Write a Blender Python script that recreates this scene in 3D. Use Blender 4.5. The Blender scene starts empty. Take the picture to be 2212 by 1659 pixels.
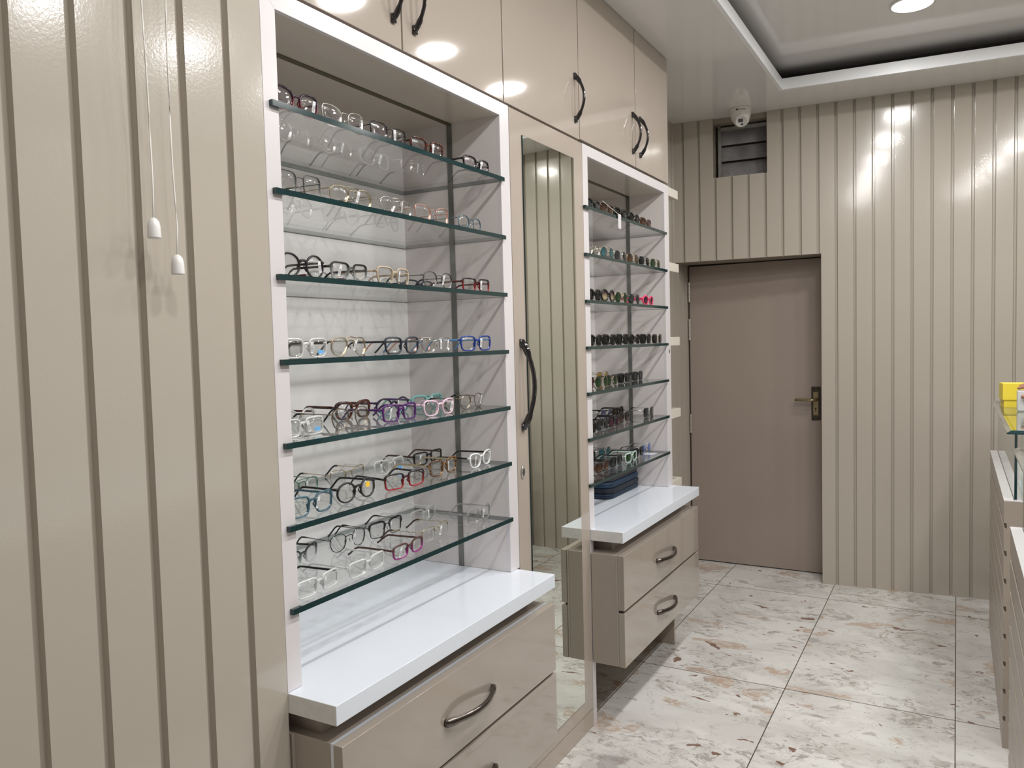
import bpy, bmesh, math, random
from mathutils import Vector, Matrix
random.seed(7)
S = bpy.context.scene
C = S.collection

# ------------------------------------------------------------------ camera, world, exposure
cam = bpy.data.cameras.new('camera'); co = bpy.data.objects.new('camera', cam); C.objects.link(co)
cam.sensor_width = 36.0; cam.lens = 1699.6 / 2212 * 36.0; cam.clip_start = 0.02
R_ = Vector((0.87051648, 0.49147513, -0.02555874)); U_ = Vector((-0.00400753, 0.05901136, 0.99824927)); F_ = Vector((-0.49212294, 0.86889001, -0.05333997))
M = Matrix((R_, U_, -F_)).transposed().to_4x4(); M.translation = Vector((0, 0, 1.42))
co.matrix_world = M; S.camera = co
w = bpy.data.worlds.new('world'); S.world = w; w.use_nodes = True
w.node_tree.nodes['Background'].inputs[0].default_value = (0.8, 0.85, 1, 1)
w.node_tree.nodes['Background'].inputs[1].default_value = 0.3
S.view_settings.view_transform = 'Standard'; S.view_settings.look = 'None'
S.view_settings.exposure = 1.35; S.view_settings.gamma = 1.0; S.view_settings.use_curve_mapping = False
S.cycles.transparent_max_bounces = 48; S.cycles.max_bounces = 10; S.cycles.diffuse_bounces = 5
S.cycles.glossy_bounces = 5; S.cycles.use_denoising = True
S.cycles.caustics_reflective = False; S.cycles.caustics_refractive = False
LIGHT = 62.0
LAMPS = [(x, y) for x in (-0.17, 0.77) for y in (3.81, 3.15, 2.49, 1.84, 1.18, 0.52)]

# ------------------------------------------------------------------ materials
def srgb(r, g, b):
    f = lambda c: (c / 255 / 12.92) if c / 255 <= 0.04045 else ((c / 255 + 0.055) / 1.055) ** 2.4
    return (f(r), f(g), f(b), 1)
def mat(name):
    m = bpy.data.materials.new(name); m.use_nodes = True
    return m, m.node_tree, m.node_tree.nodes['Principled BSDF']
def link(nt, a, b): nt.links.new(a, b)
def pm(name, col, rough=0.4, metal=0.0, bump=None, mottle=None, coat=0.0, spec=0.5):
    m, nt, p = mat(name)
    p.inputs['Base Color'].default_value = col; p.inputs['Roughness'].default_value = rough
    p.inputs['Metallic'].default_value = metal; p.inputs['Coat Weight'].default_value = coat
    p.inputs['Coat Roughness'].default_value = 0.04; p.inputs['Specular IOR Level'].default_value = spec
    tc = nt.nodes.new('ShaderNodeTexCoord')
    if bump:
        for k, (sc, st, di) in enumerate(bump):
            n = nt.nodes.new('ShaderNodeTexNoise'); n.inputs['Scale'].default_value = sc; n.inputs['Detail'].default_value = 2
            link(nt, tc.outputs['Object'], n.inputs['Vector'])
            b = nt.nodes.new('ShaderNodeBump'); b.inputs['Strength'].default_value = st; b.inputs['Distance'].default_value = di
            link(nt, n.outputs['Fac'], b.inputs['Height'])
            if k: link(nt, prev.outputs['Normal'], b.inputs['Normal'])
            prev = b
        link(nt, prev.outputs['Normal'], p.inputs['Normal'])
        if coat: link(nt, prev.outputs['Normal'], p.inputs['Coat Normal'])
    if mottle:
        sc, amt = mottle
        n = nt.nodes.new('ShaderNodeTexNoise'); n.inputs['Scale'].default_value = sc; n.inputs['Detail'].default_value = 5
        link(nt, tc.outputs['Object'], n.inputs['Vector'])
        r = nt.nodes.new('ShaderNodeMapRange'); r.inputs['From Min'].default_value = 0.3; r.inputs['From Max'].default_value = 0.7
        r.inputs['To Min'].default_value = 1 - amt; r.inputs['To Max'].default_value = 1 + amt
        link(nt, n.outputs['Fac'], r.inputs['Value'])
        mx = nt.nodes.new('ShaderNodeVectorMath'); mx.operation = 'SCALE'; mx.inputs[0].default_value = col[:3]
        link(nt, r.outputs['Result'], mx.inputs['Scale']); link(nt, mx.outputs['Vector'], p.inputs['Base Color'])
    return m
def thin_glass(name, tint=(0.95, 0.97, 0.96, 1), f0=0.04, solid=None, amt=0.0):
    """clear sheet: transparent with a Schlick reflection; an optional body colour gives plastics their cloud"""
    m = bpy.data.materials.new(name); m.use_nodes = True; nt = m.node_tree; nt.nodes.clear()
    out = nt.nodes.new('ShaderNodeOutputMaterial'); tr = nt.nodes.new('ShaderNodeBsdfTransparent'); tr.inputs[0].default_value = tint
    gl = nt.nodes.new('ShaderNodeBsdfGlossy'); gl.inputs['Roughness'].default_value = 0.0; gl.inputs[0].default_value = (1, 1, 1, 1)
    lw = nt.nodes.new('ShaderNodeLayerWeight'); lw.inputs[0].default_value = 0.5
    pw = nt.nodes.new('ShaderNodeMath'); pw.operation = 'POWER'; pw.inputs[1].default_value = 5
    link(nt, lw.outputs['Facing'], pw.inputs[0])
    ma = nt.nodes.new('ShaderNodeMath'); ma.operation = 'MULTIPLY_ADD'; ma.inputs[1].default_value = 1 - f0; ma.inputs[2].default_value = f0
    link(nt, pw.outputs[0], ma.inputs[0])
    mx = nt.nodes.new('ShaderNodeMixShader'); link(nt, ma.outputs[0], mx.inputs[0])
    base = tr.outputs[0]
    if solid:
        d = nt.nodes.new('ShaderNodeBsdfPrincipled'); d.inputs['Base Color'].default_value = solid; d.inputs['Roughness'].default_value = 0.15
        m2 = nt.nodes.new('ShaderNodeMixShader'); m2.inputs[0].default_value = amt
        link(nt, base, m2.inputs[1]); link(nt, d.outputs[0], m2.inputs[2]); base = m2.outputs[0]
    link(nt, base, mx.inputs[1]); link(nt, gl.outputs[0], mx.inputs[2]); link(nt, mx.outputs[0], out.inputs[0])
    return m
def ramp2(name, c_top, c_bot, z0=0.012, z1=0.036, rough=0.15, glassy=None):
    """acetate that fades from one colour at the brow to another at the lower rim"""
    m, nt, p = mat(name)
    tc = nt.nodes.new('ShaderNodeTexCoord'); sp = nt.nodes.new('ShaderNodeSeparateXYZ'); link(nt, tc.outputs['Object'], sp.inputs[0])
    r = nt.nodes.new('ShaderNodeMapRange'); r.inputs['From Min'].default_value = z0; r.inputs['From Max'].default_value = z1
    link(nt, sp.outputs['Z'], r.inputs['Value'])
    mx = nt.nodes.new('ShaderNodeMix'); mx.data_type = 'RGBA'; mx.inputs['A'].default_value = c_bot; mx.inputs['B'].default_value = c_top
    link(nt, r.outputs[0], mx.inputs['Factor']); link(nt, mx.outputs['Result'], p.inputs['Base Color'])
    p.inputs['Roughness'].default_value = rough
    if rough < 0.05: p.inputs['Specular IOR Level'].default_value = 0.15
    if glassy is not None:
        out = nt.nodes['Material Output']; tr = nt.nodes.new('ShaderNodeBsdfTransparent'); ms = nt.nodes.new('ShaderNodeMixShader')
        r2 = nt.nodes.new('ShaderNodeMapRange'); r2.inputs['From Min'].default_value = z0; r2.inputs['From Max'].default_value = z1
        r2.inputs['To Min'].default_value = glassy[0]; r2.inputs['To Max'].default_value = glassy[1]; link(nt, sp.outputs['Z'], r2.inputs['Value'])
        link(nt, r2.outputs[0], ms.inputs[0]); link(nt, tr.outputs[0], ms.inputs[1]); link(nt, p.outputs[0], ms.inputs[2]); link(nt, ms.outputs[0], out.inputs[0])
    return m

BEIGE = (0.50, 0.45, 0.375, 1)
M_panel = pm('fluted_panel', (0.455, 0.413, 0.358, 1), 0.17, coat=0.55, bump=[(210, 0.22, 0.0005), (9, 0.06, 0.002)], mottle=(1.2, 0.02))
M_lam = pm('cabinet_laminate', (0.43, 0.372, 0.322, 1), 0.065, bump=[(6, 0.05, 0.004)], mottle=(3, 0.025))
M_lamd = pm('cabinet_laminate_matt', (0.385, 0.332, 0.285, 1), 0.3, mottle=(3, 0.03))
M_drawer = pm('drawer_laminate', (0.365, 0.315, 0.27, 1), 0.12, mottle=(4, 0.02), coat=0.8)
M_white = pm('white_worktop', (0.76, 0.81, 0.89, 1), 0.10, mottle=(2, 0.015))
M_white_end = pm('white_worktop_edge', (0.72, 0.72, 0.71, 1), 0.4, mottle=(30, 0.06))
M_frame = pm('white_laminate_trim', (0.69, 0.66, 0.675, 1), 0.25, mottle=(3, 0.015))
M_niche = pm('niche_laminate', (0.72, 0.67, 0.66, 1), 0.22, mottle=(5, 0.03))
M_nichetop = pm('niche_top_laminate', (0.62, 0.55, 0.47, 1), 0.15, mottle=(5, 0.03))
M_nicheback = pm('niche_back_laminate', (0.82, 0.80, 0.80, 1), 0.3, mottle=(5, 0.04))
M_strip = pm('dull_aluminium_channel', (0.19, 0.19, 0.18, 1), 0.3, 0.6, mottle=(14, 0.3))
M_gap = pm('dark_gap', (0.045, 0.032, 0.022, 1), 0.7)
M_door = pm('door_laminate', (0.33, 0.275, 0.24, 1), 0.16, bump=[(3, 0.05, 0.006)], mottle=(1.5, 0.03))
M_ceil = pm('ceiling_panel', (0.78, 0.775, 0.775, 1), 0.10, mottle=(1.2, 0.02))
M_lip = pm('ceiling_lip_paint', (0.86, 0.88, 0.91, 1), 0.35)
M_pocket = pm('cove_pocket_shade', (0.07, 0.07, 0.08, 1), 0.6)  # near-black colour puts the shade behind the ceiling lip into the board
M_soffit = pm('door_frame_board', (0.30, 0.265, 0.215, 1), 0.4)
M_black = pm('black_gloss_handle', (0.012, 0.011, 0.012, 1), 0.08, coat=0.6)
M_nickel = pm('dark_nickel', (0.16, 0.14, 0.13, 1), 0.18, 1.0)
M_chrome = pm('chrome', (0.7, 0.7, 0.7, 1), 0.12, 1.0)
M_steel = pm('hinge_steel', (0.62, 0.58, 0.53, 1), 0.35, 0.7)
M_brassd = pm('dark_bronze', (0.07, 0.06, 0.045, 1), 0.35, 0.6)
M_brass = pm('aged_brass', (0.36, 0.29, 0.17, 1), 0.28, 0.8)
M_plastic = pm('white_plastic', (0.80, 0.80, 0.79, 1), 0.35)
M_cord = pm('white_cord', (0.83, 0.81, 0.77, 1), 0.7)
M_cctv = pm('camera_shell', (0.72, 0.71, 0.68, 1), 0.3)
M_blackp = pm('black_plastic', (0.015, 0.015, 0.017, 1), 0.15)
M_slat = pm('dusty_louvre_glass', (0.24, 0.235, 0.245, 1), 0.25, mottle=(7, 0.35))
M_slatf = pm('louvre_frame_paint', (0.26, 0.25, 0.235, 1), 0.5, mottle=(30, 0.2))
M_shelfw = pm('ivory_shelf', (0.66, 0.62, 0.55, 1), 0.35)
M_edgegl = pm('green_glass_edge', (0.004, 0.030, 0.033, 1), 0.12, coat=0.3)
M_edgeb = pm('pale_glass_edge', (0.10, 0.14, 0.13, 1), 0.3)
M_glass = thin_glass('clear_glass_sheet', (0.988, 0.994, 0.991, 1), 0.03)
M_glassc = thin_glass('counter_glass', (0.90, 0.94, 0.92, 1), 0.05)
M_lens = thin_glass('clear_lens', (0.965, 0.97, 0.968, 1), 0.05)
M_mirror = pm('mirror_silver', (0.80, 0.83, 0.77, 1), 0.0, 1.0)
M_yellow = pm('yellow_card', (0.86, 0.68, 0.06, 1), 0.45)
M_case = pm('frosted_case', (0.68, 0.68, 0.68, 1), 0.25)
M_skin = pm('skin', (0.36, 0.17, 0.11, 1), 0.5, bump=[(400, 0.1, 0.0006)])
M_shirt = pm('grey_shirt', (0.30, 0.32, 0.36, 1), 0.85)
M_trouser = pm('dark_trousers', (0.03, 0.03, 0.04, 1), 0.85)
M_hair = pm('black_hair', (0.01, 0.009, 0.008, 1), 0.5)

def emis(name, col, st):
    m = bpy.data.materials.new(name); m.use_nodes = True; nt = m.node_tree; nt.nodes.clear()
    o = nt.nodes.new('ShaderNodeOutputMaterial'); e = nt.nodes.new('ShaderNodeEmission'); e.inputs[0].default_value = col; e.inputs[1].default_value = st
    link(nt, e.outputs[0], o.inputs[0]); return m
M_lamp = emis('lamp_diffuser', (1.0, 0.985, 0.96, 1), LIGHT)

# floor: pale polished marble tiles, 597 x 1218 mm, dark grout
def floor_mat():
    m, nt, p = mat('marble_tile'); N = nt.nodes.new
    tc = N('ShaderNodeTexCoord'); sp = N('ShaderNodeSeparateXYZ'); link(nt, tc.outputs['Object'], sp.inputs[0])
    def mth(op, a, b=None, c=None):
        n = N('ShaderNodeMath'); n.operation = op
        for i, v in enumerate((a, b, c)):
            if v is None: continue
            if isinstance(v, (int, float)): n.inputs[i].default_value = v
            else: link(nt, v, n.inputs[i])
        return n.outputs[0]
    u = mth('DIVIDE', sp.outputs['X'], 0.597); v = mth('DIVIDE', mth('SUBTRACT', sp.outputs['Y'], 3.2155), 1.2185)
    iu = mth('FLOOR', u); iv = mth('FLOOR', v)
    fu = mth('ABSOLUTE', mth('SUBTRACT', mth('FRACT', mth('ADD', u, 0.5)), 0.5))
    fv = mth('ABSOLUTE', mth('SUBTRACT', mth('FRACT', mth('ADD', v, 0.5)), 0.5))
    gu = mth('LESS_THAN', fu, 0.0030); gv = mth('LESS_THAN', fv, 0.0018); g = mth('MAXIMUM', gu, gv)
    off = N('ShaderNodeCombineXYZ'); link(nt, mth('MULTIPLY', iu, 3.17), off.inputs[0]); link(nt, mth('MULTIPLY', iv, 5.31), off.inputs[1]); link(nt, mth('ADD', mth('MULTIPLY', iu, 1.7), mth('MULTIPLY', iv, 2.9)), off.inputs[2])
    ad = N('ShaderNodeVectorMath'); link(nt, tc.outputs['Object'], ad.inputs[0]); link(nt, off.outputs[0], ad.inputs[1])
    mp = N('ShaderNodeMapping'); mp.inputs['Rotation'].default_value = (0, 0, math.radians(8)); mp.inputs['Scale'].default_value = (1.05, 1.6, 1); link(nt, ad.outputs[0], mp.inputs[0])
    wn = N('ShaderNodeTexNoise'); wn.inputs['Scale'].default_value = 5; wn.inputs['Detail'].default_value = 4; link(nt, mp.outputs[0], wn.inputs['Vector'])
    wv = N('ShaderNodeVectorMath'); wv.operation = 'MULTIPLY_ADD'; link(nt, wn.outputs['Color'], wv.inputs[0]); wv.inputs[1].default_value = (0.22, 0.22, 0.22); link(nt, mp.outputs[0], wv.inputs[2])
    def noise(sc, det, rg=0.55, src=wv.outputs[0], dist=0.0):
        n = N('ShaderNodeTexNoise'); n.inputs['Scale'].default_value = sc; n.inputs['Detail'].default_value = det; n.inputs['Roughness'].default_value = rg; n.inputs['Distortion'].default_value = dist
        link(nt, src, n.inputs['Vector']); return n.outputs['Fac']
    def shifted(vec):
        s = N('ShaderNodeVectorMath'); link(nt, wv.outputs[0], s.inputs[0]); s.inputs[1].default_value = vec; return s.outputs[0]
    def step(x, a, b):
        n = N('ShaderNodeMapRange'); n.inputs['From Min'].default_value = a; n.inputs['From Max'].default_value = b; link(nt, x, n.inputs['Value']); return n.outputs[0]
    def mixc(f, a, b):
        n = N('ShaderNodeMix'); n.data_type = 'RGBA'; link(nt, f, n.inputs['Factor'])
        for s_, v_ in (('A', a), ('B', b)):
            if isinstance(v_, tuple): n.inputs[s_].default_value = v_
            else: link(nt, v_, n.inputs[s_])
        return n.outputs['Result']
    c = mixc(step(noise(3.0, 4, 0.5), 0.42, 0.60), (0.69, 0.685, 0.665, 1), (0.59, 0.575, 0.555, 1))
    mid = step(noise(2.2, 4, 0.6, shifted((8, 1, 2))), 0.44, 0.52)
    c = mixc(mth('MULTIPLY', mth('MULTIPLY', step(noise(9, 7, 0.68, shifted((3, 3, 3))), 0.50, 0.56), mid), 0.7), c, (0.50, 0.475, 0.45, 1))
    c = mixc(mth('MULTIPLY', mth('MULTIPLY', step(noise(19, 6, 0.72, shifted((7, 3, 1))), 0.55, 0.575), mid), 0.9), c, (0.36, 0.33, 0.305, 1))
    c = mixc(mth('MULTIPLY', step(noise(6.5, 3, 0.55, shifted((1, 9, 4))), 0.655, 0.67), 0.65), c, (0.35, 0.325, 0.315, 1))
    c = mixc(mth('MULTIPLY', mth('MULTIPLY', step(noise(3.6, 2, 0.5, shifted((4, 4, 8))), 0.625, 0.65), step(noise(34, 4, 0.75), 0.36, 0.56)), 0.85), c, (0.47, 0.34, 0.25, 1))
    c = mixc(mth('MULTIPLY', step(noise(10, 2, 0.5, shifted((2, 6, 3))), 0.705, 0.715), 0.9), c, (0.17, 0.075, 0.045, 1))
    vein = mth('ABSOLUTE', mth('SUBTRACT', noise(3.2, 9, 0.62, shifted((5, 5, 0))), 0.5))
    c = mixc(mth('MULTIPLY', mth('LESS_THAN', vein, 0.0032), 0.55), c, (0.28, 0.24, 0.21, 1))
    c = mixc(g, c, (0.075, 0.06, 0.045, 1))
    link(nt, c, p.inputs['Base Color'])
    p.inputs['Roughness'].default_value = 0.2; p.inputs['Specular IOR Level'].default_value = 0.4
    return m
M_floor = floor_mat()

# ------------------------------------------------------------------ mesh builder
class MB:
    def __init__(s): s.v = []; s.f = []; s.mi = []
    def add(s, vs, fs, mi=0):
        o = len(s.v); s.v += [tuple(v) for v in vs]; s.f += [tuple(i + o for i in f) for f in fs]; s.mi += [mi] * len(fs); return s
    def box(s, x0, x1, y0, y1, z0, z1, mi=0):
        vs = [(x, y, z) for x in (x0, x1) for y in (y0, y1) for z in (z0, z1)]
        return s.add(vs, [(0, 1, 3, 2), (4, 6, 7, 5), (0, 4, 5, 1), (2, 3, 7, 6), (0, 2, 6, 4), (1, 5, 7, 3)], mi)
    def prism(s, pts, a, b, fn, mi=0):
        """closed polygon pts (2-D) swept from a to b; fn(p, t) -> 3-D"""
        n = len(pts); vs = [fn(p, a) for p in pts] + [fn(p, b) for p in pts]
        return s.add(vs, [tuple(range(n))[::-1], tuple(range(n, 2 * n))] + [(i, (i + 1) % n, n + (i + 1) % n, n + i) for i in range(n)], mi)
    def tube(s, path, rad, n=10, flat=None, mi=0, ref=(0, 0, 1)):
        """path of points, rad one number or a list; flat = ratio of the section across ref"""
        P = [Vector(p) for p in path]; m = len(P); rads = rad if isinstance(rad, (list, tuple)) else [rad] * m
        vs = []; fs = []
        for i in range(m):
            t = (P[min(i + 1, m - 1)] - P[max(i - 1, 0)]).normalized(); rf = Vector(ref)
            a = t.cross(rf)
            if a.length < 1e-4: a = t.cross(Vector((0, 1, 0)))
            a.normalize(); b = a.cross(t).normalized()
            r = rads[i]; ra, rb = (r if isinstance(r, (tuple, list)) else (r, r * (flat or 1)))
            for k in range(n):
                q = 2 * math.pi * k / n; vs.append(P[i] + a * math.cos(q) * ra + b * math.sin(q) * rb)
        for i in range(m - 1):
            for k in range(n): fs.append((i * n + k, i * n + (k + 1) % n, (i + 1) * n + (k + 1) % n, (i + 1) * n + k))
        fs.append(tuple(range(n))[::-1]); fs.append(tuple(range((m - 1) * n, m * n)))
        return s.add(vs, fs, mi)
    def lathe(s, prof, n=28, fn=lambda x, y, z: (x, y, z), mi=0):
        vs = []; fs = []; m = len(prof)
        for r, z in prof:
            for k in range(n):
                q = 2 * math.pi * k / n; vs.append(fn(r * math.cos(q), r * math.sin(q), z))
        for i in range(m - 1):
            for k in range(n): fs.append((i * n + k, i * n + (k + 1) % n, (i + 1) * n + (k + 1) % n, (i + 1) * n + k))
        fs.append(tuple(range(n))[::-1]); fs.append(tuple(range((m - 1) * n, m * n)))
        return s.add(vs, fs, mi)
    def build(s, name, mats, parent=None, smooth=False, bevel=0, seg=2, label=None):
        me = bpy.data.meshes.new(name); me.from_pydata(s.v, [], s.f)
        for m in (mats if isinstance(mats, (list, tuple)) else [mats]): me.materials.append(m)
        me.polygons.foreach_set('material_index', s.mi)
        bm = bmesh.new(); bm.from_mesh(me); bmesh.ops.recalc_face_normals(bm, faces=bm.faces); bm.to_mesh(me); bm.free()
        if smooth: me.shade_smooth()
        o = bpy.data.objects.new(name, me); C.objects.link(o)
        if bevel:
            b = o.modifiers.new('bevel', 'BEVEL'); b.width = bevel; b.segments = seg; b.limit_method = 'ANGLE'; b.angle_limit = math.radians(40)
            me.shade_smooth(); a = o.modifiers.new('wn', 'WEIGHTED_NORMAL'); a.keep_sharp = False
        if parent: o.parent = parent
        if label: o['label'] = label
        return o
def box(name, m, d, parent=None, bevel=0.0, label=None): return MB().box(*d).build(name, m, parent, bevel=bevel, label=label)
def tag(o, label=None, cat=None, group=None, kind=None):
    if label: o['label'] = label
    if cat: o['category'] = cat
    if group: o['group'] = group
    if kind: o['kind'] = kind
    return o
def thing(name, label, cat, loc=(0, 0, 0), rz=0.0, group=None):
    o = bpy.data.objects.new(name, None); C.objects.link(o); o.location = loc; o.rotation_euler = (0, 0, rz); o.empty_display_size = 0.05
    return tag(o, label, cat, group)
def struct(o, label, cat): return tag(o, label, cat, kind='structure')
def anchored(t, *parts):
    """put the empty at its place and keep its parts where they are"""
    for p in t.children: p.matrix_parent_inverse = Matrix.Translation(-t.location)

# ------------------------------------------------------------------ setting
XF = -1.159; XW = -1.475; HC = 2.69
box('floor', M_floor, (-1.7, 1.95, -2.6, 5.1, -0.05, 0.0)); struct(bpy.data.objects['floor'], 'pale grey marbled floor tiles with dark grout lines and brown flecks', 'floor')

def ribbed(mb, org, dr, nrm, s0, s1, z0, z1, g0, pitch, gw=0.0165, gd=0.014, back=0.02):
    """fluted board: grooves gw wide cut gd deep, first groove edge at g0 and every pitch; dr along, nrm out"""
    pts = [(s0, 0.0)]; k = math.ceil((s0 - g0) / pitch)
    while g0 + k * pitch < s1:
        a = g0 + k * pitch; b = a + gw; k += 1
        if b > s1 - 0.001: break
        if a <= s0 + 0.0015: a = s0 + 0.0015
        pts += [(a, 0.0), (a + 0.0015, -gd * 0.55), (a + 0.006, -gd), (b - 0.0012, -gd), (b, 0.0)]
    pts += [(s1, 0.0), (s1, -back), (s0, -back)]
    fn = lambda p, t: (org[0] + dr[0] * p[0] + nrm[0] * p[1], org[1] + dr[1] * p[0] + nrm[1] * p[1], t)
    mb.prism(pts, z0, z1, fn)

# left wall: near fluted wall, plain wall behind the furniture, far fluted strip
mb = MB(); ribbed(mb, (XF, 0), (0, 1), (1, 0), -2.4, 1.107, 0, HC, 1.014, 0.0973)
mb.box(-1.7, XF - 0.02, -2.4, 1.107, 0, 2.9)
struct(mb.build('wall_left', M_panel), 'glossy beige wall of vertical fluted boards nearest the viewer', 'wall')
mb = MB().box(-1.7, -1.52, 1.107, 3.556, 0, 2.9)
ribbed(mb, (XW, 0), (0, 1), (1, 0), 3.556, 4.93, 0, HC, 3.60, 0.0973); mb.box(-1.7, XW - 0.02, 3.556, 5.05, 0, 2.9)
struct(mb.build('wall_left', M_panel), 'narrow fluted wall between the right display and the far door', 'wall')

# far wall, turned a little, with door recess and louvre opening
wd = Vector((0.99637, 0.08517)); wn = Vector((0.08517, -0.99637)); WO = (-0.66068, 4.69621)   # s = 0 at the door's right edge
sx = lambda x: (x - WO[0]) / wd[0]
G0 = sx(-0.7775); PT = 0.0935
mb = MB()
ribbed(mb, WO, wd, wn, sx(XW), sx(-1.244), 1.868, HC + 0.0, G0, PT)
ribbed(mb, WO, wd, wn, sx(-1.244), sx(-0.944), 1.868, 2.346, G0, PT)
ribbed(mb, WO, wd, wn, sx(-0.944), 0.0, 1.868, HC, G0, PT)
ribbed(mb, WO, wd, wn, 0.0, sx(1.80), 0.0, HC, G0, PT)
wf = lambda p, t: (WO[0] + wd[0] * p[0] + wn[0] * p[1], WO[1] + wd[1] * p[0] + wn[1] * p[1], t)
mb.prism([(0, -0.02), (sx(1.80), -0.02), (sx(1.80), -0.19), (0, -0.19)], 0, 2.9, wf)
struct(mb.build('wall_far', M_panel), 'far fluted beige wall with the recessed door and louvre opening', 'wall')
mb = MB().box(-1.7, 1.9, 4.93, 5.1, 0, 2.9); struct(mb.build('far_light_block', M_soffit), 'unseen shell added to block light behind the recessed door', 'wall')  # unseen box added to stop light leaking in behind door and louvre
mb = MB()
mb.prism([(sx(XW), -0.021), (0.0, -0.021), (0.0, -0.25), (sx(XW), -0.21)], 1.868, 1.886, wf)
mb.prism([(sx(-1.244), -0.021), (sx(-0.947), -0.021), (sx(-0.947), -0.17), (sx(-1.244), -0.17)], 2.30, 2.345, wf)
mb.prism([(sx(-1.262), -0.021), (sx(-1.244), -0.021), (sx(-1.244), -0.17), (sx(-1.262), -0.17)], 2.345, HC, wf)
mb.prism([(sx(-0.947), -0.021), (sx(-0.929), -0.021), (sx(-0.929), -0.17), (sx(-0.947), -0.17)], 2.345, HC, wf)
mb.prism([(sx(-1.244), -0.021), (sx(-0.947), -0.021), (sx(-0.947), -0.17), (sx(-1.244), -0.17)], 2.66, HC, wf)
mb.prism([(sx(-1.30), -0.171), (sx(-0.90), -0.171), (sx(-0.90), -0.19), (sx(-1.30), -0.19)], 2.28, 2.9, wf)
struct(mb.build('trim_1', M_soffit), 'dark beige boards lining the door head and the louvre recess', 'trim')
mb = MB().box(1.80, 1.95, -2.4, 5.1, 0, 2.9); struct(mb.build('wall_right', M_panel), 'beige wall behind the counters on the right', 'wall')
mb = MB().box(-1.7, 1.95, -2.6, -2.4, 0, 2.9); struct(mb.build('wall_back', M_panel), 'beige wall behind the viewer', 'wall')

# louvred window in the opening
wl = MB()
a, b = sx(-1.212), sx(-0.951)
for (s0, s1, z0, z1) in ((a - 0.016, a, 2.35, 2.655), (b, b + 0.002, 2.35, 2.655), (a - 0.016, b, 2.628, 2.648), (a - 0.016, b, 2.346, 2.352)):
    wl.prism([(s0, -0.075), (s1, -0.075), (s1, -0.11), (s0, -0.11)], z0, z1, wf)
win = wl.build('window_1', M_slatf); struct(win, 'small grey louvred window above the far door', 'window')
for k, (z0, z1) in enumerate(((2.545, 2.632), (2.452, 2.540), (2.358, 2.447))):
    sl = MB(); sl.add([wf((a, -0.082 - 0.0), z0), wf((b, -0.082), z0), wf((b, -0.082 - 0.03), z1), wf((a, -0.082 - 0.03), z1),
                       wf((a, -0.087), z0), wf((b, -0.087), z0), wf((b, -0.117), z1), wf((a, -0.117), z1)],
                      [(0, 1, 2, 3), (7, 6, 5, 4), (0, 4, 5, 1), (1, 5, 6, 2), (2, 6, 7, 3), (3, 7, 4, 0)])
    sl.build('louvre_slat', M_slat, win)
wire = [wf((sx(-1.243), -0.02), 2.36), wf((sx(-1.235), -0.03), 2.349), wf((sx(-1.21), -0.03), 2.3505), wf((sx(-1.185), -0.035), 2.362), wf((sx(-1.16), -0.04), 2.37)]
tag(MB().tube(wire, 0.0022, 6).build('cable', M_brass, smooth=True), 'loose thin cable end curling on the sill of the small louvred window', 'cable')

# door
dr = MB().box(-1.468, -0.672, 4.885, 4.925, 0.006, 1.862).build('door_1', M_door, bevel=0.002)
struct(dr, 'glossy brown door in the far recess, closed', 'door')
MB().box(-1.475, -1.468, 4.88, 4.928, 0, 1.868).build('door_gap', M_gap, dr)
MB().box(-1.475, -0.662, 4.90, 4.928, 1.862, 1.868).build('door_gap', M_gap, dr)
hp = MB().box(-0.744, -0.693, 4.877, 4.885, 0.915, 1.113).build('handle_plate', M_brassd, dr, bevel=0.004)
MB().box(-0.733, -0.706, 4.8745, 4.8775, 0.945, 1.03).box(-0.733, -0.706, 4.8745, 4.8775, 1.045, 1.082).build('plate_inlay', M_brass, hp)
lv = MB().tube([(-0.717, 4.878, 1.037), (-0.717, 4.84, 1.037)], 0.009, 12).tube([(-0.708, 4.842, 1.037), (-0.74, 4.838, 1.037), (-0.83, 4.840, 1.037)], [0.012, 0.011, 0.010], 12, flat=0.8)
lv.build('lever', M_brass, dr, smooth=True)
kh = MB().tube([(-0.7195, 4.8748, 0.985), (-0.7195, 4.8738, 0.985)], 0.0045, 12).box(-0.7215, -0.7175, 4.8738, 4.8748, 0.966, 0.985)
kh.build('keyhole', M_blackp, hp)
for sxx in (-0.732, -0.706):
    for sz in (0.925, 1.102): MB().tube([(sxx, 4.878, sz), (sxx, 4.8755, sz)], 0.005, 12).build('screw', M_blackp, hp, smooth=True)
for z0, z1 in ((1.64, 1.765), (1.40, 1.535), (0.815, 0.935)):
    h = MB(); n = 5; d = (z1 - z0) / n
    for k in range(n): h.tube([(-1.467, 4.878, z0 + k * d + 0.001), (-1.467, 4.878, z0 + (k + 1) * d - 0.001)], 0.0075, 10)
    h.box(-1.474, -1.460, 4.878, 4.886, z0, z1); h.build('hinge', M_steel, dr, smooth=False)

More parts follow.
